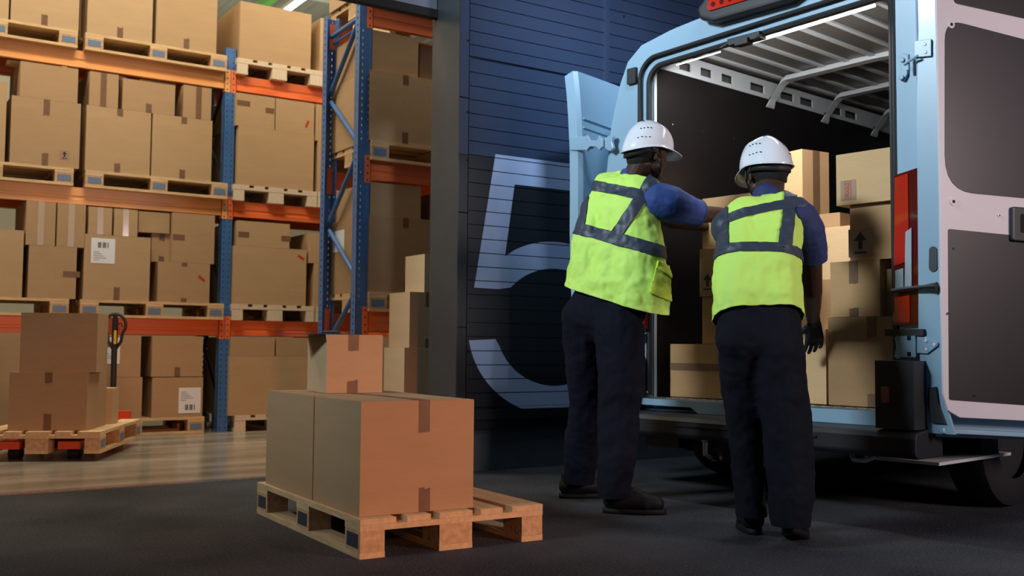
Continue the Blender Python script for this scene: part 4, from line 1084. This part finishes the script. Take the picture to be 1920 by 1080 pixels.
_, w7 = vbox('small dark carton under the tall one in the van', 1535, 1575, 402, w6 + .002, .60, .28, 2)
c = VM @ Vector((0, 0, 0))
P0 = onplane(1505, 400, VM @ Vector((0, .62, 0)), v_ax); zt_ = onplane(1505, 279, VM @ Vector((0, .62, 0)), v_ax).z
zb_ = w7 + .002
carton('tall carton turned corner-on with a broad tape down its right face', 0, .21, 0, zb_, zt_, .23, 5, rz=math.radians(-3.5), corner=(P0.x, P0.y, zb_), group=GV, tapes=((.52, 'f', 0, 'tape', .055),))

# ------------------------------------------------------------------ people
def cap(bm, p0, r0, p1, r1, n=14):
    p0, p1 = Vector(p0), Vector(p1); d = p1 - p0
    if d.length < 1e-5: p1 = p0 + Vector((0, 0, .001)); d = p1 - p0
    u = d.normalized(); pts = []; rs = []
    for k in range(5): a = math.radians(8 + 82 * k / 4); pts.append(p0 - u * r0 * math.cos(a)); rs.append(r0 * math.sin(a))
    for k in range(5): a = math.radians(90 - 82 * k / 4); pts.append(p1 + u * r1 * math.cos(a)); rs.append(r1 * math.sin(a))
    a = Vector((0, 0, 1)) if abs(u.z) < .9 else Vector((1, 0, 0))
    x = (a - u * a.dot(u)).normalized(); y = u.cross(x)
    R_ = [[bm.verts.new(p + (x * math.cos(2 * math.pi * k / n) + y * math.sin(2 * math.pi * k / n)) * r) for k in range(n)] for p, r in zip(pts, rs)]
    for A, B in zip(R_, R_[1:]):
        for k in range(n): bm.faces.new((A[k], A[(k + 1) % n], B[(k + 1) % n], B[k]))
    bm.faces.new(R_[0][::-1]); bm.faces.new(R_[-1])
def chain(bm, pts):
    for (a, ra), (b, rb) in zip(pts, pts[1:]): cap(bm, a, ra, b, rb)
def slab(bm, L, Rr):
    """rows of paired spheres (left list, right list) filled to a broad torso"""
    for i in range(len(L)):
        cap(bm, L[i][0], L[i][1], Rr[i][0], Rr[i][1])
        if i + 1 < len(L):
            cap(bm, L[i][0], L[i][1], L[i + 1][0], L[i + 1][1]); cap(bm, Rr[i][0], Rr[i][1], Rr[i + 1][0], Rr[i + 1][1])
            m0 = (L[i][0] + Rr[i][0]) / 2; m1 = (L[i + 1][0] + Rr[i + 1][0]) / 2
            cap(bm, m0, (L[i][1] + Rr[i][1]) / 2, m1, (L[i + 1][1] + Rr[i + 1][1]) / 2)
def bake(bm, voxel, smooth=6, noise=None):
    fixn(bm); me = bpy.data.meshes.new('tmp'); bm.to_mesh(me); bm.free()
    o = bpy.data.objects.new('tmp', me); COL.objects.link(o)
    m_ = o.modifiers.new('r', 'REMESH'); m_.mode = 'VOXEL'; m_.voxel_size = voxel
    if smooth: m_ = o.modifiers.new('s', 'SMOOTH'); m_.iterations = smooth; m_.factor = .5
    for i, (sc, st) in enumerate(noise or ()):
        tx = bpy.data.textures.new('folds', 'CLOUDS'); tx.noise_scale = sc; tx.noise_depth = 2
        m_ = o.modifiers.new('d%d' % i, 'DISPLACE'); m_.texture = tx; m_.strength = st; m_.mid_level = .5; m_.texture_coords = 'LOCAL'
    bpy.context.view_layer.update()
    out = bpy.data.meshes.new_from_object(o.evaluated_get(bpy.context.evaluated_depsgraph_get()))
    bpy.data.objects.remove(o); bpy.data.meshes.remove(me)
    return out
def clip(me, planes, close=False):
    bm = bmesh.new(); bm.from_mesh(me)
    for co, no in planes:
        bmesh.ops.bisect_plane(bm, geom=bm.verts[:] + bm.edges[:] + bm.faces[:], plane_co=co, plane_no=no, clear_outer=True)
    return bm
def finish(name, bm, m, parent, solid=0, off=0):
    if off:
        bm.normal_update()
        for v in bm.verts: v.co = v.co + v.normal * off
    me = bpy.data.meshes.new(name); bm.to_mesh(me); bm.free(); me.materials.clear(); me.materials.append(MATS[m])
    for p in me.polygons: p.use_smooth = True
    o = bpy.data.objects.new(name, me); link(o, parent)
    if solid: md = o.modifiers.new('t', 'SOLIDIFY'); md.thickness = solid; md.offset = 1
    return o
def pl3(a, b, c):   # plane through three points, normal pointing up
    n = (b - a).cross(c - a).normalized()
    return (a, n if n.z > 0 else -n)
def band(vest, pln, w, m, parent, off=.003, extra=(), name='reflective_stripe'):
    co, n = pln
    bm = clip(vest, [(co + n * w / 2, n), (co - n * w / 2, -n)] + list(extra))
    return finish(name, bm, m, parent, .0015, off)
def head_frame(c, fwd, tilt=0):
    f = fwd.normalized(); r = f.cross(Vector((0, 0, 1))).normalized(); u = r.cross(f)
    Rm = Matrix((r, f, u)).transposed()
    return Matrix.Translation(c) @ (Matrix.Rotation(tilt, 4, f) @ Rm.to_4x4())
def head_shapes(bm, Hm):
    h = lambda *p: Hm @ Vector(p)
    cap(bm, h(0, -.025, .03), .088, h(0, .012, .035), .088); cap(bm, h(0, .03, .05), .066, h(0, .03, -.01), .066)
    cap(bm, h(0, .02, -.045), .058, h(0, .05, -.068), .040); cap(bm, h(0, .062, -.088), .024, h(0, .066, -.084), .024)
    for s_ in (-1, 1):
        cap(bm, h(s_ * .034, .05, -.022), .036, h(s_ * .04, .02, -.05), .036)
        cap(bm, h(s_ * .010, .094, -.034), .0095, h(s_ * .013, .092, -.033), .0095)
        cap(bm, h(s_ * .084, -.002, .022), .011, h(s_ * .089, -.020, .020), .010)
        cap(bm, h(s_ * .089, -.020, .018), .010, h(s_ * .085, -.010, -.028), .009); cap(bm, h(s_ * .080, .0, .0), .014, h(s_ * .080, -.004, -.02), .012)
        cap(bm, h(s_ * .012, .078, .024), .013, h(s_ * .040, .066, .022), .013)
    cap(bm, h(0, .084, .008), .010, h(0, .104, -.026), .0145)
    cap(bm, h(-.020, .082, -.054), .009, h(.020, .082, -.054), .009); cap(bm, h(-.018, .081, -.066), .010, h(.018, .081, -.066), .010)
    cap(bm, h(0, .086, -.054), .009, h(0, .085, -.067), .010)
def helmet(Hm, parent, label=None, vis='helmet'):
    NP, NE = 64, 18
    bm = bmesh.new(); R_ = []
    def rim(ph):
        c = math.cos(ph)
        return .036 + .012 * c - (.030 * max(0, -c) ** 1.5)
    def shell(ph, e):   # e 0 rim .. 1 top
        z0 = rim(ph); el = math.radians(90 * e)
        ax_, ay_ = .113, .136
        rr = math.cos(el) ** .82 if e < 1 else 0
        z = z0 + (.178 - z0) * math.sin(el) ** 1.05
        x, y = ax_ * math.sin(ph) * rr, ay_ * math.cos(ph) * rr - .008
        # raised crest along the middle
        k = math.exp(-(x / .030) ** 2) * .006 * min(1, e * 3)
        k2 = .004 * math.exp(-((abs(x) - .075) / .010) ** 2) * (1 if .15 < e < .8 else 0)
        return Vector((x * (1 + k2 * 8), y, z + k + k2))
    for i in range(NP):
        ph = 2 * math.pi * i / NP; c = math.cos(ph)
        ext = .006 + .050 * max(0, c) ** 2.2
        b = shell(ph, 0); d = Vector((math.sin(ph), math.cos(ph), 0))
        ring = [b + d * ext + Vector((0, 0, -.006 - .012 * max(0, c) ** 2)), b + d * ext * .5 + Vector((0, 0, -.002 - .002 * max(0, c)))] + [shell(ph, e / NE) for e in range(0, NE)]
        R_.append([bm.verts.new(Hm @ p) for p in ring])
    top = bm.verts.new(Hm @ shell(0, 1))
    for i in range(NP):
        A, B = R_[i], R_[(i + 1) % NP]
        for j in range(len(A) - 1): bm.faces.new((A[j], B[j], B[j + 1], A[j + 1]))
        bm.faces.new((A[-1], B[-1], top))
    fixn(bm)
    o = finish('helmet', bm, vis, parent, 0); md = o.modifiers.new('t', 'SOLIDIFY'); md.thickness = .003; md.offset = -1
    bm = bmesh.new()
    for s_ in (-1, 1):
        for k in range(4):
            a = math.radians(180 - s_ * (38 + 9 * k)); p = shell(a, .42); q = shell(a, .47); q2 = shell(a + .06, .44)
            tube(bm, [Hm @ (p * 1.004), Hm @ (q2 * 1.004)], .0028, 6)
            p = shell(a, .20); q2 = shell(a + .06, .21); tube(bm, [Hm @ (p * 1.004), Hm @ (q2 * 1.004)], .0024, 6)
    for k in range(5): tube(bm, [Hm @ (shell(math.pi - .5 + k * .2, .72) * 1.006), Hm @ (shell(math.pi - .5 + k * .2 + .1, .70) * 1.006)], .003, 6)
    finish('vent', bm, 'ink', o)
    bm = bmesh.new(); A_ = []
    for k in range(25):
        ph = math.radians(95 + 170 * k / 24); d = Vector((math.sin(ph) * .098, math.cos(ph) * .118 - .008, 0)); z = rim(ph)
        A_.append([bm.verts.new(Hm @ (d + Vector((0, 0, z + .01)))), bm.verts.new(Hm @ (d * .98 + Vector((0, 0, z - .030))))])
    for a, b in zip(A_, A_[1:]): bm.faces.new((a[0], b[0], b[1], a[1]))
    ob = finish('headband', bm, 'ink', o, .004)
    bm = bmesh.new()
    for s_ in (-1, 1):
        p = [Vector((s_ * .098, .0, .03)), Vector((s_ * .094, .022, -.02)), Vector((s_ * .062, .045, -.075)), Vector((0, .06, -.112))]
        tube(bm, [Hm @ q for q in p], .004, 6)
        tube(bm, [Hm @ q for q in (Vector((s_ * .098, -.05, .018)), Vector((s_ * .094, .022, -.02)))], .004, 6)
    finish('chin_strap', bm, 'ink', o)
    return o
def hand_shapes(bm, wrist, dirv, palm_n, side, curl=.35, s=1.0):
    """palm + five fingers; dirv = along the hand, palm_n = out of the palm, side = +1/-1 where the thumb is"""
    d = dirv.normalized(); n = (palm_n - d * palm_n.dot(d)).normalized(); t = d.cross(n) * side
    W = Vector(wrist)
    for k in range(4):
        off = (k - 1.5) * .0205 * s
        cap(bm, W + d * .015 * s + t * off * .55, .0165 * s, W + d * .080 * s + t * off, .0125 * s, 10)
    for k, L in enumerate((.062, .078, .083, .074)):
        off = (k - 1.5) * .0225 * s; L = L * s
        p0 = W + d * .082 * s + t * off
        a1 = curl * .6; v1 = (d * math.cos(a1) + n * math.sin(a1) + t * (k - 1.5) * .05).normalized(); p1 = p0 + v1 * L * .45
        a2 = curl * 1.5; v2 = (d * math.cos(a2) + n * math.sin(a2) + t * (k - 1.5) * .04).normalized(); p2 = p1 + v2 * L * .32
        a3 = curl * 2.3; v3 = (d * math.cos(a3) + n * math.sin(a3)).normalized(); p3 = p2 + v3 * L * .24
        chain(bm, [(p0, .0098 * s), (p1, .0092 * s), (p2, .0086 * s), (p3, .0076 * s)])
    b0 = W + d * .022 * s + t * .030 * s
    b1 = b0 + (d * .65 + t * .72 + n * .25).normalized() * .040 * s; b2 = b1 + (d * .86 + t * .40 + n * .35).normalized() * .030 * s; b3 = b2 + (d * .92 + t * .15 + n * .4).normalized() * .024 * s
    chain(bm, [(b0, .015 * s), (b1, .0115 * s), (b2, .0105 * s), (b3, .009 * s)])
def shoe(name, heel, dirv, parent, L=.30, lift=0):
    """heel = ground point below the back of the heel"""
    d = Vector((dirv.x, dirv.y, 0)).normalized(); r = d.cross(Vector((0, 0, 1)))
    P = lambda x, y, z: Vector(heel) + d * y + r * x + Vector((0, 0, z + (lift * max(0, 1 - y / (L * .62)) if lift else 0)))
    root = empty(name, (0, 0, 0), 0, parent)
    bm = bmesh.new()
    chain(bm, [(P(0, .050, .060), .050), (P(0, .12, .060), .048), (P(0, .20, .052), .047), (P(0, L - .05, .047), .040)])
    cap(bm, P(-.014, L - .10, .04), .034, P(.014, L - .10, .04), .034); cap(bm, P(0, .05, .05), .038, P(0, .055, .115), .044)
    cap(bm, P(0, .10, .10), .040, P(0, .18, .074), .036)
    up = bake(bm, .007, 4); b2 = clip(up, [(P(0, 0, .018) , Vector((0, 0, -1)))] if not lift else [])
    finish('upper', b2, 'shoe', root)
    bm = bmesh.new(); n = 28; pts = []
    for k in range(n):
        a = 2 * math.pi * k / n; y = L / 2 + (L / 2) * math.cos(a); wd_ = (.040 + .010 * math.sin(min(1, y / L) * 2.4)) * abs(math.sin(a)) ** .65 * (1 if math.sin(a) >= 0 else -1)
        pts.append((wd_, y))
    A = [bm.verts.new(P(x, y, 0)) for x, y in pts]; B = [bm.verts.new(P(x * 1.0, y, .024)) for x, y in pts]
    for k in range(n): bm.faces.new((A[k], A[(k + 1) % n], B[(k + 1) % n], B[k]))
    bm.faces.new(A[::-1]); bm.faces.new(B); fixn(bm); finish('sole', bm, 'sole', root)
    bm = bmesh.new()
    for k in range(4):
        y = .13 + k * .024; z = .112 - k * .013
        tube(bm, [P(-.026, y, z - .006), P(0, y + .004, z + .004), P(.026, y, z - .006)], .0025, 6)
    tube(bm, [P(0, .12, .118), P(.03, .14, .122), P(.045, .17, .10)], .0025, 6); tube(bm, [P(0, .12, .118), P(-.03, .15, .12), P(-.04, .18, .095)], .0025, 6)
    finish('laces', bm, 'shoe', root)
    return root
def mk(w0):
    """pixel + depth offset along the view -> place"""
    def f(px, py, d=0.0):
        p = onplane(px, py, FWD * (w0 + d), FWD); return p
    return f
camv = lambda u, w, z=0: RGT * u + FWD * w + Vector((0, 0, z))

# ---- left worker
P1 = mk(5.05); G1 = onZ(1130, 950)
m1 = empty('person', G1); tag(m1, 'worker in hi-vis vest and white helmet reaching right with his bare right arm', 'person')
def own(o): o.matrix_parent_inverse = Matrix.Translation(o.parent.location).inverted() if o.parent in (m1,) or o.parent is m2_[0] else Matrix.Identity(4); return o
m2_ = [None]
f1 = camv(.88, .44, -.16); H1 = head_frame(P1(1215, 294, .06), f1)
bm = bmesh.new(); head_shapes(bm, H1)
cap(bm, H1 @ Vector((0, -.035, -.05)), .062, P1(1188, 345, .08), .070)
cap(bm, P1(1188, 350, .08), .07, P1(1160, 400, .1), .09); cap(bm, P1(1150, 400, .1), .09, P1(1140, 540, .05), .10)
chain(bm, [(P1(1232, 380, -.06), .060), (P1(1270, 392, .0), .055), (P1(1314, 402, .10), .046), (P1(1345, 402, .22), .040), (P1(1377, 402, .345), .029)])
chain(bm, [(P1(1165, 378, .24), .055), (P1(1215, 400, .38), .045), (P1(1262, 415, .46), .040), (P1(1330, 425, .60), .028)])
hand_shapes(bm, P1(1378, 402, .35), camv(.45, .9, .05), camv(0, .25, -1), 1, .25)
hand_shapes(bm, P1(1331, 425, .60), camv(.7, .7, .05), camv(0, .25, -1), -1, .25)
b1 = finish('body', clip(bake(bm, .0052, 3), []), 'skin', m1)
b1['label'] = 'dark brown skin of head and arms'
bm = bmesh.new()
for s_ in (-1, 1): bmesh.ops.create_uvsphere(bm, u_segments=12, v_segments=8, radius=.0125, matrix=Matrix.Translation(H1 @ Vector((s_ * .030, .070, .004))))
eyes1 = finish('eyes', bm, 'eye', m1)
bm = bmesh.new(); cap(bm, H1 @ Vector((0, -.03, .028)), .0915, H1 @ Vector((0, .0, .04)), .0915); cap(bm, H1 @ Vector((0, -.045, -.015)), .072, H1 @ Vector((0, -.04, 0)), .075)
hair1 = finish('hair', clip(bake(bm, .008, 2), [(H1 @ Vector((0, .0, -.045)), (H1.to_3x3() @ Vector((0, .5, -1))).normalized())]), 'hair', m1)
he1 = helmet(H1, m1)
# trousers
bm = bmesh.new()
slab(bm, [(P1(1118, 545, .07), .098), (P1(1099, 596, .08), .124)], [(P1(1180, 560, -.04), .10), (P1(1160, 606, -.05), .122)])
chain(bm, [(P1(1162, 615, -.08), .124), (P1(1164, 700, -.11), .115), (P1(1160, 775, -.13), .103), (P1(1157, 850, -.17), .092), (P1(1153, 905, -.20), .084), (P1(1152, 930, -.205), .080)])
chain(bm, [(P1(1098, 615, .09), .122), (P1(1100, 690, .13), .108), (P1(1103, 760, .17), .094), (P1(1090, 830, .22), .088), (P1(1088, 880, .26), .084), (P1(1086, 912, .27), .080)])
tr1 = finish('trousers', clip(bake(bm, .009, 7, ((.09, .022), (.035, .006))), [(Vector((0, 0, .085)), Vector((0, 0, -1)))]), 'trousers', m1)
# shirt
bm = bmesh.new()
slab(bm, [(P1(1158, 375, .14), .075), (P1(1140, 480, .08), .085)], [(P1(1205, 375, .02), .085), (P1(1185, 480, -.02), .085)])
cap(bm, P1(1185, 345, .09), .075, P1(1194, 318, .08), .068)
chain(bm, [(P1(1234, 376, -.06), .088), (P1(1250, 381, -.06), .090), (P1(1275, 390, -.02), .080), (P1(1312, 402, .06), .064)])
chain(bm, [(P1(1165, 370, .24), .075), (P1(1195, 385, .33), .065), (P1(1225, 405, .40), .06)])
shirt1 = bake(bm, .007, 6, ((.06, .012),))
ce = P1(1309, 399, .05); cdn = (P1(1312, 402, .06) - P1(1275, 390, -.02)).normalized()
ctop = H1 @ Vector((0, -.03, -.062)); ctn = (H1.to_3x3() @ Vector((0, -.25, 1))).normalized()
sh1 = finish('polo_shirt', clip(shirt1, [(ce, cdn), (ctop, ctn)]), 'polo', m1, .003)
cf = finish('sleeve_cuff', clip(shirt1, [(ce + cdn * .001, cdn), (ce - cdn * .012, -cdn), (P1(1200, 400, 0), -RGT)]), 'collar_trim', sh1, .002, .003)
# vest
bm = bmesh.new()
slab(bm, [(P1(1148, 362, .17), .100), (P1(1136, 400, .16), .120), (P1(1120, 470, .12), .130), (P1(1113, 540, .10), .146), (P1(1110, 600, .08), .152)],
         [(P1(1198, 365, .02), .098), (P1(1188, 400, -.0), .118), (P1(1195, 470, -.04), .132), (P1(1196, 545, -.06), .148), (P1(1194, 620, -.06), .154)])
cap(bm, P1(1140, 352, .22), .075, P1(1180, 345, .12), .075); cap(bm, P1(1180, 345, .12), .078, P1(1222, 358, -.05), .058)
vest1 = bake(bm, .007, 7, ((.10, .026), (.04, .006)))
hem = pl3(P1(1050, 532, .15), P1(1252, 590, -.08), P1(1160, 552, .35))
neck = (P1(1168, 311, .0), (camv(.35, .2, 1)).normalized())
vcut = clip(vest1, [(hem[0], -hem[1]), (P1(1180, 326, .1), (P1(1195, 300, .08) - P1(1182, 345, .1)).normalized())])
v1 = finish('safety_vest', vcut, 'hivis', m1, .004); v1['label'] = 'fluorescent yellow-green vest with dark reflective stripes'
wn = pl3(P1(1073, 426, .1), P1(1248, 477, .1), P1(1150, 452, .5))
ch = pl3(P1(1092, 343, .1), P1(1212, 371, .1), P1(1150, 360, .5))
s1 = [band(vest1, wn, .058, 'reflective', v1, .0075), band(vest1, ch, .052, 'reflective', v1, .0075)]
def vline(P, a, b, d=.1):
    A, B = P(a[0], a[1], d), P(b[0], b[1], d); n = (B - A).cross(FWD).normalized(); return (A, n if n.x > 0 else -n)
s1.append(band(vest1, vline(P1, (1226, 330), (1160, 432)), .052, 'reflective', v1, .0082, [(wn[0], -wn[1]), (P1(1200, 400, .12), FWD)]))
s1.append(band(vest1, vline(P1, (1104, 330), (1088, 420)), .05, 'reflective', v1, .0082, [(wn[0], -wn[1]), (P1(1200, 400, .3), FWD)]))
pa = vline(P1, (1222, 472), (1204, 545)); pb = vline(P1, (1246, 480), (1247, 566)); pc = pl3(P1(1215, 480, 0), P1(1248, 500, 0), P1(1230, 490, .4)); pd = pl3(P1(1200, 543, 0), P1(1246, 562, 0), P1(1230, 556, .4))
pk = finish('pocket', clip(vest1, [(pa[0], -pa[1]), (pb[0], pb[1]), pc, (pd[0], -pd[1]), (P1(1200, 500, .1), FWD)]), 'hivis_pocket', v1, .004, .010)
pf = pl3(P1(1213, 497, 0), P1(1247, 518, 0), P1(1230, 508, .4))
s1.append(finish('pocket_flap', clip(vest1, [(pa[0], -pa[1]), (pb[0], pb[1]), pc, (pf[0], -pf[1]), (P1(1200, 500, .1), FWD)]), 'hivis_pocket', pk, .004, .016))
hR = onZ(1130, 961); hL = onZ(1048, 934)
sr = shoe('shoe', hR, camv(1, -.12), m1, .30); sl1 = shoe('shoe', hL, camv(.97, .22), m1, .30)

# ---- right worker
P2 = mk(4.22); G2 = onZ(1450, 1005)
m2 = empty('person', G2); m2_[0] = m2; tag(m2, 'worker seen from behind, bending into the van, dark glove on his right hand', 'person')
f2 = camv(-.22, .92, -.30); H2 = head_frame(P2(1437, 330, .40), f2)
bm = bmesh.new(); head_shapes(bm, H2)
cap(bm, H2 @ Vector((0, -.03, -.05)), .060, P2(1438, 395, .28), .068)
cap(bm, P2(1430, 400, .26), .08, P2(1420, 560, .06), .09)
chain(bm, [(P2(1500, 408, .22), .055), (P2(1520, 480, .32), .050), (P2(1524, 545, .44), .043), (P2(1524, 575, .58), .038), (P2(1524, 600, .70), .029)])
chain(bm, [(P2(1372, 430, .26), .055), (P2(1378, 490, .42), .045), (P2(1388, 520, .55), .040), (P2(1396, 540, .75), .029)])
hand_shapes(bm, P2(1396, 540, .75), camv(.1, .95, -.2), camv(.5, .2, -1), 1, .3)
b2_ = finish('body', clip(bake(bm, .0052, 3), []), 'skin', m2); b2_['label'] = 'dark brown skin of neck and forearm'
bm = bmesh.new()
for s_ in (-1, 1): bmesh.ops.create_uvsphere(bm, u_segments=12, v_segments=8, radius=.0125, matrix=Matrix.Translation(H2 @ Vector((s_ * .030, .070, .004))))
finish('eyes', bm, 'eye', m2)
bm = bmesh.new(); cap(bm, H2 @ Vector((0, -.03, .028)), .0915, H2 @ Vector((0, .0, .04)), .0915); cap(bm, H2 @ Vector((0, -.045, -.015)), .072, H2 @ Vector((0, -.04, 0)), .075)
finish('hair', clip(bake(bm, .008, 2), [(H2 @ Vector((0, .0, -.045)), (H2.to_3x3() @ Vector((0, .5, -1))).normalized())]), 'hair', m2)
helmet(H2, m2)
bm = bmesh.new(); hand_shapes(bm, P2(1526, 602, .71), camv(.12, .35, -.85), camv(-.2, 1, .2), -1, .30, 1.12)
chain(bm, [(P2(1524, 590, .66), .033), (P2(1526, 604, .715), .031)])
gl = finish('work_glove', clip(bake(bm, .0042, 3), []), 'glove', m2); gl['label'] = 'black glove on the right hand'
bm = bmesh.new()
slab(bm, [(P2(1392, 590, .02), .100), (P2(1390, 640, .0), .106)], [(P2(1450, 590, .02), .104), (P2(1456, 640, -.01), .108)])
chain(bm, [(P2(1392, 660, .02), .104), (P2(1392, 720, .05), .092), (P2(1396, 800, .08), .075), (P2(1402, 880, .10), .066), (P2(1408, 945, .11), .062), (P2(1412, 985, .11), .066)])
chain(bm, [(P2(1460, 660, -.03), .108), (P2(1468, 730, -.04), .104), (P2(1476, 810, -.06), .100), (P2(1481, 880, -.08), .098), (P2(1483, 935, -.10), .094), (P2(1483, 975, -.11), .080)])
finish('trousers', clip(bake(bm, .009, 7, ((.09, .020), (.035, .006))), [(Vector((0, 0, .085)), Vector((0, 0, -1)))]), 'trousers_b', m2)
bm = bmesh.new()
slab(bm, [(P2(1402, 428, .25), .070), (P2(1396, 540, .08), .085)], [(P2(1462, 415, .22), .078), (P2(1450, 540, .08), .09)])
cap(bm, P2(1438, 395, .29), .070, P2(1438, 370, .31), .064)
chain(bm, [(P2(1494, 405, .2), .078), (P2(1508, 425, .22), .078), (P2(1518, 455, .26), .072), (P2(1524, 500, .31), .060)])
chain(bm, [(P2(1385, 428, .28), .060), (P2(1385, 470, .42), .058)])
shirt2 = bake(bm, .007, 6, ((.06, .012),))
ce = P2(1524, 487, .30); cdn = (P2(1524, 500, .31) - P2(1518, 455, .26)).normalized()
ct = H2 @ Vector((0, -.04, -.088)); cn = (H2.to_3x3() @ Vector((0, .1, 1))).normalized()
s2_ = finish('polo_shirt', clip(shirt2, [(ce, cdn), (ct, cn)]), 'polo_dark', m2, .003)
bm = bmesh.new()
slab(bm, [(P2(1396, 412, .24), .095), (P2(1398, 455, .18), .112), (P2(1394, 510, .10), .118), (P2(1390, 565, .04), .116), (P2(1390, 630, .0), .118)],
         [(P2(1462, 402, .22), .092), (P2(1452, 450, .16), .112), (P2(1450, 510, .08), .114), (P2(1453, 565, .03), .114), (P2(1456, 630, .0), .118)])
cap(bm, P2(1374, 430, .25), .086, P2(1425, 402, .26), .085); cap(bm, P2(1440, 398, .27), .085, P2(1485, 398, .2), .068)
vest2 = bake(bm, .007, 7, ((.10, .024), (.04, .006)))
hem = pl3(P2(1338, 598, .03), P2(1422, 568, -.10), P2(1504, 600, .03))
v2 = finish('safety_vest', clip(vest2, [(hem[0], -hem[1]), (P2(1438, 357, .22), (H2.to_3x3() @ Vector((0, .15, 1))).normalized())]), 'hivis', m2, .004)
v2['label'] = 'fluorescent yellow-green vest with dark reflective stripes'
wn = pl3(P2(1348, 484, .17), P2(1425, 462, .0), P2(1500, 496, .17)); ch = pl3(P2(1350, 430, .28), P2(1425, 393, .13), P2(1508, 392, .24))
s2 = [band(vest2, wn, .046, 'reflective', v2, .0075), band(vest2, ch, .046, 'reflective', v2, .0075)]
s2.append(band(vest2, vline(P2, (1488, 368), (1459, 470)), .054, 'reflective', v2, .0082, [(wn[0], -wn[1]), (P2(1400, 400, .2), FWD)]))
s2.append(band(vest2, vline(P2, (1360, 420), (1350, 480)), .05, 'reflective', v2, .0082, [(wn[0], -wn[1]), (P2(1400, 400, .3), FWD)]))
sh = shoe('shoe', onZ(1416, 1004), camv(.05, 1), m2, .28); sh2 = shoe('shoe', onZ(1478, 1022), camv(.45, .9), m2, .28, lift=.05)
# people's pieces are modelled in place: keep them where they are under their roots
for root in (m1, m2):
    for c in [o for o in bpy.data.objects if o.parent is root]: c.matrix_parent_inverse = Matrix.Translation(root.location).inverted()
